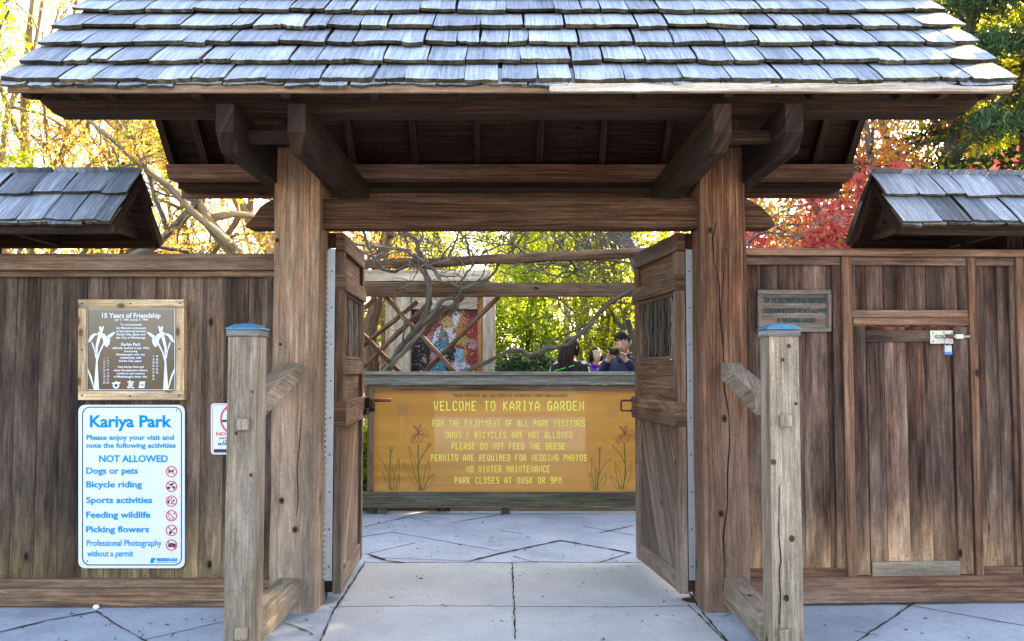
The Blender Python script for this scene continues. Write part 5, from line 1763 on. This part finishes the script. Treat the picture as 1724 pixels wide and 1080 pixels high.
gl = [T(*p) for p in ((-.17, .085, 1.335), (-.12, .120, 1.345), (-.06, .138, 1.31), (0, .142, 1.30), (.06, .138, 1.31), (.12, .120, 1.345), (.17, .085, 1.335))]
gl = [T(*p) for p in ((.195, .055, 1.335), (.13, .115, 1.345), (.05, .142, 1.36), (-.03, .140, 1.38), (-.09, .115, 1.40))]
m.tube(curve_pts(gl, 4), .0065, 8)
m.build('collar_stripe', flat('neon green', (.05, .55, .05), .5, .4), w1)
for sd in (-1, 1):
    m = MB()
    pts = [T(*p) for p in ((sd * .150, .055, 1.43), (sd * .225, .045, 1.38), (sd * .262, .05, 1.25), (sd * .270, .05, 1.12))]
    m.tube(curve_pts(pts, 4), .009, 8)
    m.build('sleeve_stripe', M['signwhite'], w1)

# woman in purple
lo = (X(1003, 7.6), 7.6, 0)
w2, Mt, Mh, T = person('person', lo, R(8), .962, 'short woman in purple fleece with glasses, face tilted up', R(14), R(-16), [hang(-1), hang(1)], 'skin2', 'hairblack', 'purple', 'jeans', .92)
hm = MB()
head_faces(hm, Mh, lambda x, y, z: (y > -.30 or z > .46) and z > -.55, lambda x, y, z: .005 + .012 * max(0, y) + .012 * max(0, z - .45))
for i in range(30):
    a = -PI * .1 + PI * 1.2 * i / 29
    x, y = .083 * math.cos(a), .10 * math.sin(a)
    st = [Mh @ Vector((x * .9, y * .9, .04)), Mh @ Vector((x * 1.08, y * 1.06, -.03)), Mh @ Vector((x * 1.02, y * .98, -.085))]
    hm.tube(st, [.012, .014, .004], 6)
for i in range(0):
    a = -.05 + .0125 * i
    st = [Mh @ Vector((a, -.060, .100)), Mh @ Vector((a * 1.1, -.094, .072)), Mh @ Vector((a * 1.15, -.098, .046))]
    hm.tube(st, [.009, .009, .003], 6)
hm.build('hair', M['hairblack'], w2)
m = MB()
for sd in (-1, 1):
    ring = [Mh @ Vector((sd * .031 + .023 * math.cos(t * PI / 8), -.100 + .004 * abs(math.cos(t * PI / 8)), .006 + .017 * math.sin(t * PI / 8))) for t in range(17)]
    m.tube(ring, .0016, 5)
    m.tube([Mh @ Vector((sd * .054, -.098, .010)), Mh @ Vector((sd * .077, .0, .012))], .0016, 5)
m.tube([Mh @ Vector((-.009, -.104, .009)), Mh @ Vector((.009, -.104, .009))], .0016, 5)
m.build('glasses', M['metal'], w2)
m = MB()
m.tube([T(0, -.115, 1.40), T(0, -.132, 1.25), T(0, -.128, 1.0)], .006, 6)
m.build('zip', M['signwhite'], w2)
m = MB()
for sd in (-1, 1):
    m.tube(curve_pts([T(sd * .03, -.095, 1.43), T(sd * .075, -.06, 1.455), T(sd * .08, .03, 1.46), T(0, .085, 1.45)], 4), .022, 8)
m.build('hood', M['purple'], w2)

# man taking a picture
lo = (X(1050, YPp), YPp, 0)
am = [[(-.18, -.01, 1.375), (-.23, -.17, 1.19), (-.085, -.30, 1.43), (-.035, -.375, 1.50)], [(.18, -.01, 1.375), (.24, -.16, 1.19), (.085, -.30, 1.43), (.035, -.375, 1.50)]]
mn, Mt, Mh, T = person('person', lo, R(-21), 1.015, 'man with short black hair in a navy jacket raising a small camera', R(-8), R(14), am, 'skin2', 'hairblack', 'navy', 'jeans', 1.06)
hm = MB()
head_faces(hm, Mh, lambda x, y, z: (y > -.34 and z > -.08) or (y > .0 and z > -.42) or z > .42, lambda x, y, z: .006 + .040 * max(0, z - .45) + .008 * max(0, y))
for i in range(60):
    a = random.uniform(0, 2 * PI); e = random.uniform(.35, 1.3)
    x, y, z = math.cos(e) * math.cos(a), math.cos(e) * math.sin(a), math.sin(e)
    p = head_co(x, y, z); dv = Vector((x, y, z))
    hm.tube([Mh @ (p + dv * .008), Mh @ (p + dv * .026 + Vector((random.uniform(-.012, .012), random.uniform(-.02, .004), 0)))], [.011, .003], 5)
hm.build('hair', M['hairblack'], mn)
m = MB()
for sd in (-1, 1):
    m.tube(curve_pts([T(sd * .02, -.10, 1.40), T(sd * .068, -.055, 1.465), T(sd * .072, .03, 1.485), T(0, .072, 1.48)], 4), .016, 8)
m.build('collar', M['navy'], mn)
cc = T(0, -.385, 1.50)
ca = thing('camera', cc, 'small black camera held up in the hands of the man in navy', 'camera', R(-21))
CM = WM[ca.name]
m = MB(); m.box(-.055, .055, -.018, .018, -.034, .034, 'x', M=CM); m.build('camera_body', M['black'], ca, .006)
m = MB(); m.tube([CM @ Vector((0, -.018, -.002)), CM @ Vector((0, -.055, -.002))], [.027, .025], 16); m.build('lens', M['blackmetal'], ca)
# ================================================================== VEGETATION
def leaf_mesh(name, centres, size, mat, rng, per=1, jit=.1, aspect=.55, flatness=.3, tone_by=None):
    """many small pointed leaves around the given centres"""
    C_ = np.repeat(np.asarray(centres, dtype=np.float32), per, axis=0)
    n = len(C_)
    C_ = C_ + rng.normal(0, jit, (n, 3)).astype(np.float32)
    nr = rng.normal(0, 1, (n, 3)); nr[:, 2] = nr[:, 2] * (1 - flatness) + flatness * 1.6
    nr /= np.linalg.norm(nr, axis=1, keepdims=True)
    a = rng.normal(0, 1, (n, 3)); a -= nr * (a * nr).sum(1, keepdims=True)
    a /= np.linalg.norm(a, axis=1, keepdims=True) + 1e-9
    b = np.cross(nr, a)
    L = size * rng.lognormal(0, .32, (n, 1))
    tip = C_ + a * L * .62; back = C_ - a * L * .5
    s1 = C_ + b * L * aspect * .5 + nr * L * .08 - a * L * .06; s2 = C_ - b * L * aspect * .5 + nr * L * .08 - a * L * .06
    V = np.stack([back, s1, tip, s2], 1).reshape(-1, 3).astype(np.float32)
    me = bpy.data.meshes.new(name)
    me.vertices.add(n * 4); me.vertices.foreach_set('co', V.ravel())
    me.loops.add(n * 4); me.loops.foreach_set('vertex_index', np.arange(n * 4, dtype=np.int32))
    me.polygons.add(n); me.polygons.foreach_set('loop_start', np.arange(0, n * 4, 4, dtype=np.int32))
    try: me.polygons.foreach_set('loop_total', np.full(n, 4, dtype=np.int32))
    except Exception: pass
    t = me.attributes.new('tone', 'FLOAT', 'FACE')
    t.data.foreach_set('value', np.clip(rng.beta(2, 2, n), 0, 1).astype(np.float32))
    me.materials.append(mat)
    me.update(calc_edges=True)
    return me

def skeleton(seed, stems, levels, kids, ratio, spread, up, wig, segs=6, first=.3, rmin=.004):
    """stems: list of (points, r0, r1); returns MB of limbs and the tip points"""
    rd = random.Random(seed)
    mb = MB(); tips = []
    rv = lambda: Vector((rd.gauss(0, 1), rd.gauss(0, 1), rd.gauss(0, 1)))
    def limb(pts, r0, r1, lvl):
        n = len(pts)
        rad = [max(rmin * .6, r0 + (r1 - r0) * i / (n - 1)) for i in range(n)]
        mb.tube(pts, rad, 9 if lvl == 0 else (6 if lvl == 1 else 4 if lvl == 2 else 3), 0, .5, lvl < 2)
        if lvl >= levels:
            tips.extend(pts[1:]); return
        if lvl == levels - 1: tips.extend(pts[n // 2:])
        Ltot = sum((pts[i + 1] - pts[i]).length for i in range(n - 1))
        K_ = kids[min(lvl, len(kids) - 1)]
        for q in range(K_):
            f = first + (1 - first) * (q + rd.random()) / K_ if lvl == 0 else .2 + .8 * (q + rd.random()) / K_
            f = min(.999, f)
            x = f * (n - 1); i = int(x); p = pts[i].lerp(pts[min(n - 1, i + 1)], x - i)
            d0 = (pts[min(n - 1, i + 1)] - pts[i]).normalized()
            d = (d0 * (1 - spread) + rv() * spread * .75 + Vector((0, 0, up))).normalized()
            L = Ltot * ratio * (1.1 - .5 * f) * rd.uniform(.7, 1.25)
            r = max(rmin, (r0 + (r1 - r0) * f) * rd.uniform(.5, .72))
            pp = [p]; st = L / segs
            for s in range(segs):
                d = (d + rv() * wig + Vector((0, 0, up * .12))).normalized()
                pp.append(pp[-1] + d * st)
            limb(pp, r, max(rmin * .6, r * .35), lvl + 1)
    for pts, r0, r1 in stems:
        limb([Vector(p) for p in pts], r0, r1, 0)
    return mb, tips

def straight(H, r, lean=(0, 0), rd=random, n=7, base=(0, 0)):
    p = Vector((base[0], base[1], -.05)); out = [p]
    d = Vector((lean[0], lean[1], 1)).normalized()
    for i in range(n):
        d = (d + Vector((rd.uniform(-.12, .12), rd.uniform(-.12, .12), .05))).normalized()
        out.append(out[-1] + d * (H / n))
    return (out, r, r * .3)

B = {}
B['grey'] = wood('grey bark', (.06, .05, .042), (.15, .13, .11), (.25, .225, .195), (.20, .19, .175), .5, .15, knots=2, freq=12, bump=1)
B['brown'] = wood('brown bark', (.05, .032, .02), (.13, .085, .05), (.22, .15, .09), (.17, .14, .10), .55, .15, knots=2, freq=12, bump=1)
B['tan'] = wood('tan bark', (.14, .09, .045), (.30, .21, .11), (.42, .31, .18), (.30, .25, .18), .55, .15, knots=2, freq=10, bump=1)
k = NT('birch bark')
q_ = k.noise(k.coord('UV', (9, 1.2, 1)), 1, 4, .7)
B['birch'] = k.base(k.ramp(q_, [(.36, (.03, .028, .026)), (.42, (.60, .58, .54)), (1, (.72, .70, .66))]), .7, .3)
LM = {
    'lime': leafmat('lime leaf', (.22, .30, .015), (.44, .50, .022), .6, (.64, .60, .045)),
    'green': leafmat('mid green leaf', (.11, .20, .012), (.26, .38, .02), .58, (.46, .50, .04)),
    'yellow': leafmat('yellow leaf', (.21, .25, .012), (.42, .42, .02), .55, (.56, .50, .04)),
    'orange': leafmat('orange bud', (.50, .24, .04), (.66, .42, .07), .5, (.70, .62, .10)),
    'red': leafmat('red maple leaf', (.46, .04, .06), (.66, .14, .12), .55, (.76, .42, .14)),
    'coral': leafmat('coral leaf', (.58, .10, .10), (.68, .36, .06), .55, (.55, .58, .05)),
    'conifer': leafmat('conifer needle', (.025, .06, .03), (.07, .125, .06), .3, (.17, .22, .09)),
}
TREES = {}
def proto(kind, seed, stems, bark, leafm, levels=3, kids=(7, 5, 4), ratio=.5, spread=.6, up=.25, wig=.16, first=.3, per=5, size=.07, jit=.10, flat_=.3, rmin=.005, aspect=.55, keep=1.0):
    mb, tips = skeleton(seed, stems, levels, kids, ratio, spread, up, wig, first=first, rmin=rmin)
    rng = np.random.default_rng(seed)
    tp = np.array([tuple(p) for p in tips], dtype=np.float32)
    if keep < 1: tp = tp[rng.random(len(tp)) < keep]
    tm_ = mb.mesh(kind + '_trunk', [B[bark]])
    lm = leaf_mesh(kind + '_crown', tp, size, LM[leafm], rng, per, jit, aspect, flat_) if per else None
    TREES[kind] = (tm_, lm)
def plant(kind, name, loc, label, cat, rz=0, sc=1.0, group=None):
    o = thing(name, loc, label, cat, rz, group)
    o.scale = (sc, sc, sc)
    tm_, lm = TREES[kind]
    for nm, me in (('trunk', tm_), ('crown', lm)):
        if me is None: continue
        c = bpy.data.objects.new(nm, me); c.parent = o; COL.objects.link(c)
    return o
rd = random.Random(11)
proto('lime', 21, [straight(4.6, .10, (.1, 0), rd), straight(4.0, .07, (-.3, .1), rd)], 'grey', 'lime', 3, (9, 6, 4), .48, .62, .10, .18, .22, 9, .046, .17)
proto('lime2', 22, [straight(5.2, .13, (-.12, .05), rd)], 'brown', 'lime', 3, (12, 6, 4), .46, .62, .05, .2, .2, 9, .046, .17)
proto('maple', 23, [straight(2.6, .09, (.1, 0), rd), straight(2.4, .07, (-.35, .15), rd), straight(2.3, .07, (.3, -.2), rd)], 'grey', 'red', 3, (8, 6, 4), .55, .62, .10, .16, .25, 8, .05, .13, .55)
proto('green', 24, [straight(2.4, .08, (.15, 0), rd), straight(2.2, .06, (-.3, .1), rd)], 'brown', 'green', 3, (8, 6, 4), .6, .7, -.02, .15, .15, 5, .05, .11, .6)
proto('bare', 25, [straight(5.5, .11, (-.1, 0), rd), straight(5, .08, (.25, .1), rd)], 'tan', 'orange', 4, (10, 5, 4, 3), .46, .6, .12, .2, .2, 2, .032, .06, .2, .0045, .6, .6)
proto('bare2', 26, [straight(6.0, .12, (.12, .1), rd)], 'brown', 'orange', 4, (12, 5, 4, 3), .44, .62, .1, .22, .2, 2, .034, .07, .2, .0045, .6, .6)
proto('thin', 37, [straight(5.6, .09, (.1, 0), rd), straight(4.6, .06, (-.25, .1), rd)], 'grey', 'lime', 4, (10, 5, 4, 3), .46, .6, .10, .2, .2, 2, .042, .10, .25, .004, .55, .6)
proto('coral', 38, [straight(5.0, .09, (.1, 0), rd), straight(4.2, .07, (-.25, .1), rd)], 'grey', 'coral', 4, (9, 5, 4, 3), .46, .6, .08, .18, .2, 3, .045, .10, .3, .004)
proto('yellow', 27, [straight(6.0, .12, (.05, 0), rd)], 'grey', 'yellow', 3, (12, 6, 5), .46, .6, .10, .18, .25, 14, .048, .17)
proto('bush', 28, [straight(.7, .02, (rd.uniform(-.5, .5), rd.uniform(-.5, .5)), rd, 5) for _ in range(7)], 'brown', 'green', 2, (6, 4), .5, .7, .15, .2, .1, 5, .05, .06, .3, .003)
proto('limebush', 29, [straight(.8, .02, (rd.uniform(-.6, .6), rd.uniform(-.6, .6)), rd, 5) for _ in range(7)], 'brown', 'lime', 2, (6, 4), .5, .7, .15, .2, .1, 5, .055, .07, .3, .003)
# conifer: whorls of drooping boughs
def conifer(kind, seed, H, r, spread):
    rd_ = random.Random(seed)
    stems = [straight(H, r, (0, 0), rd_, 9)]
    trunk = stems[0][0]
    mb = MB(); mb.tube(trunk, [r * (1 - .8 * i / 9) for i in range(10)], 9)
    tips = []
    for q in range(64):
        f = .10 + .88 * q / 64
        x = f * 9; i = min(8, int(x)); p = trunk[i].lerp(trunk[i + 1], x - i)
        a = q * 2.4 + rd_.uniform(-.4, .4)
        L = spread * (1.05 - f) * rd_.uniform(.75, 1.15) + .2
        d = Vector((math.cos(a), math.sin(a), .25)).normalized()
        pp = [p]
        for s in range(7):
            d = (d + Vector((rd_.uniform(-.1, .1), rd_.uniform(-.1, .1), -.07))).normalized()
            pp.append(pp[-1] + d * L / 7)
        mb.tube(pp, [r * .28 * (1 - f * .6) * (1 - .85 * k / 7) for k in range(8)], 4, 0, .5, False)
        for k in range(2, 8):
            for sd in (-1, 1):
                b = Vector((-d.y, d.x, 0)).normalized() * sd
                l2 = L * .32 * (1.1 - k / 9)
                for t in range(5):
                    tips.append(pp[k] + (b * .8 + d * .5) * l2 * (t + 1) / 5 + Vector((0, 0, -.03 * t)))
    rng = np.random.default_rng(seed)
    TREES[kind] = (mb.mesh(kind + '_trunk', [B['brown']]), leaf_mesh(kind + '_crown', np.array([tuple(p) for p in tips]),   .075, LM['conifer'], rng, 18, .07, .28, .15))
conifer('conifer', 31, 8.5, .14, 2.6)
conifer('conifer2', 32, 1.9, .04, .9)

def PX(px, Y): return ((px - CX) * (Y + 5) / F_PX, Y, 0)

# --- behind the gate opening
plant('lime', 'tree', PX(1010, 9.5), 'lime green tree with two leaning grey stems behind the man with the camera', 'tree', 2.2, 1.0)
plant('lime2', 'tree', PX(800, 12), 'lime green tree rising behind the mosaic mural', 'tree', 1.0, 1.0)
plant('lime', 'tree', PX(900, 15), 'lime green tree in the middle distance between mural and birch', 'tree', .6, 1.1)
plant('lime2', 'tree', PX(1085, 12.5), 'lime green tree behind the top corner of the open right door', 'tree', 3.1, 1.05)
plant('lime', 'tree', PX(690, 17), 'pale lime tree furthest back over the mural frame', 'tree', 4.4, 1.15)
plant('yellow', 'tree', PX(1000, 20), 'tall yellow green tree far behind the woman in purple', 'tree', 1.4, 1.0)
plant('green', 'tree', PX(880, 8.2), 'low layered green tree directly right of the mural frame', 'tree', .4, .95)
plant('thin', 'tree', PX(1085, 9.0), 'thin leafed lime tree beside the man, cut by the right door', 'tree', 2.0, 1.05)
plant('bare', 'tree', PX(640, 8.5), 'orange twigged tree seen beside the open left door', 'tree', 1.2, .9)
plant('conifer2', 'conifer_shrub', PX(908, 5.2), 'small dark green conifer shrub left of the woman in black', 'shrub', 0, .82)
for px, Y, lab, kd, sc in ((628, 4.15, 'low green bush by the open left door, behind the board', 'bush', .98), (668, 4.3, 'low green bush behind the first crossing of the poles', 'bush', .93), (712, 4.2, 'low green bush in front of the mosaic', 'limebush', .80),
                           (840, 6.9, 'low lime bush at the right foot of the mural', 'limebush', 1.05), (935, 7.6, 'leafy lime bush just behind the woman in black', 'limebush', 1.35), (1000, 8.6, 'leafy green bush behind the woman in purple', 'bush', 1.55), (1035, 7.0, 'dark green bush between the woman in purple and the man', 'bush', 1.45)):
    plant(kd, 'shrub', PX(px, Y), lab, 'shrub', rd.uniform(0, 6), sc)
# trunks one can tell apart
def trunk_tree(name, pts, r0, r1, bark, label, leafm=None, levels=2, kids=(5, 4), per=3, size=.07, seed=1, spread=.55, up=.2, ratio=.4, first=.45, jit=.1, cat='tree'):
    base = Vector(pts[0])
    st = [([Vector(p) - base for p in curve_pts(pts, 3)], r0, r1)]
    mb, tips = skeleton(seed, st, levels, kids, ratio, spread, up, .2, first=first, rmin=.004)
    o = thing(name, base, label, cat)
    c = bpy.data.objects.new('trunk', mb.mesh('trunk', [B[bark]])); c.parent = o; COL.objects.link(c)
    if leafm:
        rng = np.random.default_rng(seed)
        c = bpy.data.objects.new('crown', leaf_mesh('crown', np.array([tuple(p) for p in tips]), size, LM[leafm], rng, per, jit)); c.parent = o; COL.objects.link(c)
    return o
Yb = 11.5
trunk_tree('birch_tree', [PX(955, Yb), at(955, 560, Yb), at(952, 500, Yb), at(950, 440, Yb), at(953, 360, Yb), at(948, 250, Yb)], .065, .03, 'birch', 'slim white birch trunk with dark marks', 'lime', 2, (8, 5), 4, .07, 41)
Yb = 10.2
for i, (a, b, c_) in enumerate(((975, 985, 1010), (972, 965, 940))):
    trunk_tree('tree', [PX(974 + 3 * i, Yb), at(974 + i * 2, 590, Yb), at(a, 540, Yb), at(b, 490, Yb), at(c_, 390, Yb), at(c_ + (20 if i == 0 else -14), 290, Yb)], .06, .02, 'grey', ('grey stem leaning right behind the birch', 'grey stem leaning left behind the birch')[i], 'lime', 2, (7, 5), 4, .07, 42 + i)
Yb = 12
trunk_tree('tree', [PX(1052, Yb), at(1046, 600, Yb), at(1030, 560, Yb), at(1028, 520, Yb), at(1000, 440, Yb), at(975, 380, Yb), at(960, 300, Yb)], .15, .06, 'grey', 'stout fissured grey trunk above the head of the man', 'lime', 2, (8, 6), 4, .08, 44)
Yb = 7.5
trunk_tree('tree', [PX(628, Yb), at(628, 610, Yb), at(622, 560, Yb), at(634, 510, Yb), at(642, 450, Yb), at(652, 390, Yb), at(668, 300, Yb)], .12, .07, 'brown', 'crooked brown trunk between the left door and the mural', 'orange', 3, (6, 5, 4), 1, .05, 45)
Yb = 7.2
trunk_tree('tree', [PX(1110, Yb), at(1090, 520, Yb), at(1075, 450, Yb), at(1052, 400, Yb), at(1020, 340, Yb), at(990, 280, Yb)], .11, .06, 'grey', 'smooth grey limb leaning in over the right door', 'lime', 2, (6, 5), 3, .07, 46)
# --- left side over the plank fence
Yl = 5.6
trunk_tree('tree', [PX(500, Yl), at(470, 500, Yl), at(430, 460, Yl), at(381, 410, Yl), at(352, 375, Yl), at(331, 338, Yl), at(300, 290, Yl), at(285, 200, Yl), at(250, 100, Yl)], .10, .05, 'tan', 'leaning tan trunk over the plank fence, further from the gatepost', 'orange', 4, (10, 5, 4, 3), 2, .04, 51, .6, .12, .42, .3)
Yl = 6.2
trunk_tree('tree', [PX(520, Yl), at(490, 480, Yl), at(457, 424, Yl), at(428, 380, Yl), at(401, 338, Yl), at(375, 260, Yl), at(365, 180, Yl), at(350, 60, Yl)], .10, .05, 'tan', 'leaning tan trunk over the plank fence, touching the gatepost', 'orange', 4, (10, 5, 4, 3), 2, .04, 52, .6, .12, .42, .3)
plant('bare2', 'tree', PX(150, 9), 'brown twigged budding tree over the ridge of the left fence roof', 'tree', .3, 1.0)
plant('bare', 'tree', PX(240, 13), 'distant orange budding tree left of the leaning trunks', 'tree', 2.0, 1.15)
plant('bare2', 'tree', PX(330, 15), 'distant brown budding tree behind the leaning trunks', 'tree', 4.0, 1.15)
plant('bare', 'tree', PX(30, 14), 'distant orange budding tree at the photo edge under the eave', 'tree', 3.3, 1.1)
plant('bare', 'tree', PX(70, 7.2), 'near orange budding tree by the left roof corner', 'tree', 2.0, 1.5)
plant('coral', 'tree', (5.0, 6.0, 0), 'coral and yellow tree over the small roof on the right', 'tree', 1.0, 1.25)
plant('limebush', 'shrub', (PX(1335, 4.2)[0], 4.2, 0), 'sparse lime shrub between right gatepost and red maple', 'shrub', 2.0, 2.3)
plant('thin', 'tree', PX(-35, 5.0), 'lime leafed tree filling the upper left corner', 'tree', 1.0, 1.5)
plant('maple', 'tree', PX(1520, 4.7), 'red maple rising just behind the end of the small roof on the right', 'tree', 1.7, 1.12)
plant('bush', 'shrub', (PX(402, 3.6)[0], 3.6, 0), 'bright green shrub tip above the plank fence', 'shrub', 1.0, 2.25)
plant('limebush', 'shrub', (PX(20, 3.4)[0], 3.4, 0), 'green shrub above the fence below the fence roof end', 'shrub', 1.0, 2.15)
# --- right side over the framed fence
plant('maple', 'tree', PX(1350, 5.2), 'red maple closest to the gatepost', 'tree', .5, 1.08)
plant('maple', 'tree', PX(1560, 6.2), 'red maple behind the small roof on the right', 'tree', 2.6, 1.1)
plant('maple', 'tree', PX(1740, 6.0), 'red maple at the far right edge beneath the conifer', 'tree', 4.0, 1.12)
plant('maple', 'tree', PX(1440, 9.0), 'taller red maple showing through under the main eave', 'tree', 5.0, 1.3)
plant('yellow', 'tree', (5.5, 6.9, 0), 'yellow green tree under the right eave of the gate', 'tree', 4.0, 1.25)
plant('yellow', 'tree', (9.8, 12, 0), 'large yellow green tree added far behind the red maples to block the sun', 'tree', 2.0, 1.9)  # added tree, its tall crown keeps direct sun off the gate paving
plant('conifer', 'conifer', PX(1700, 6.6), 'tall dark conifer at the upper right corner', 'tree', 1.0, 1.0)
plant('yellow', 'tree', PX(1640, 15), 'distant yellow green tree between maple and conifer', 'tree', 5.2, 1.1)
Yl = 3.0
m = MB()
for pts, r in (([(1240, 640), (1244, 520), (1254, 425), (1262, 408), (1290, 392), (1340, 398), (1390, 370), (1440, 362)], .014), ([(1256, 415), (1275, 385), (1320, 355), (1375, 340)], .010), ([(1300, 393), (1330, 420), (1345, 400), (1370, 380), (1385, 350)], .008), ([(1345, 398), (1338, 365), (1336, 330)], .005), ([(1400, 368), (1430, 378), (1452, 372)], .006), ([(1270, 400), (1310, 378), (1350, 360), (1400, 345)], .007)):
    cp = curve_pts([at(p[0], p[1], Yl + .1 * math.sin(i)) for i, p in enumerate(pts)], 4)
    m.tube(cp, [r * (1 - .6 * i / len(cp)) for i in range(len(cp))], 6)
    twigs(m, cp, 4, .4, .004)
b0 = PX(1240, Yl)
m.tube([at(1240, 640, Yl), Vector((b0[0], Yl, -.03))], .018, 6)
o = m.build('bare_shrub', B['grey']); rebase(o, b0)
tag(o, 'bare grey branched shrub beside the right gatepost', 'shrub')
# --- far trees closing the view
for i in range(16):
    px = -350 + i * 165 + rd.uniform(-40, 40)
    Y = rd.uniform(24, 34)
    kd = rd.choice(['lime', 'yellow', 'bare2', 'lime2']) if px > 520 else rd.choice(['bare', 'bare2', 'yellow'])
    lab = {'lime': 'distant lime green tree in the wood beyond the garden', 'lime2': 'distant broad lime green tree in the wood beyond the garden', 'yellow': 'distant yellow green tree in the wood beyond the garden', 'bare': 'distant orange twigged tree in the wood beyond the garden', 'bare2': 'distant brown budding tree in the wood beyond the garden'}[kd]
    plant(kd, 'tree', PX(px, Y), lab, 'tree', rd.uniform(0, 6), rd.uniform(1.25, 1.7), 'trees of the far wood')
# flower spray glimpsed between door and board
m = MB()
b0 = PX(617, 4.0)
for i in range(26):
    p = at(617 + rd.uniform(-6, 6), 780 + rd.uniform(-22, 22), 4.0 + rd.uniform(-.1, .1))
    m.add([p + Vector((rd.uniform(-1, 1), rd.uniform(-1, 1), rd.uniform(-1, 1))) * .022 for _ in range(4)], [(0, 1, 2, 3)], [[(0, 0)] * 4])
for i in range(5):
    p = at(617 + rd.uniform(-6, 6), 780, 4.0)
    m.tube([p, Vector((p.x, p.y, 0))], .004, 4)
o = m.build('flower_plant', LM['yellow']); rebase(o, b0)
tag(o, 'yellow flower spray glimpsed between left door and welcome board', 'flower')
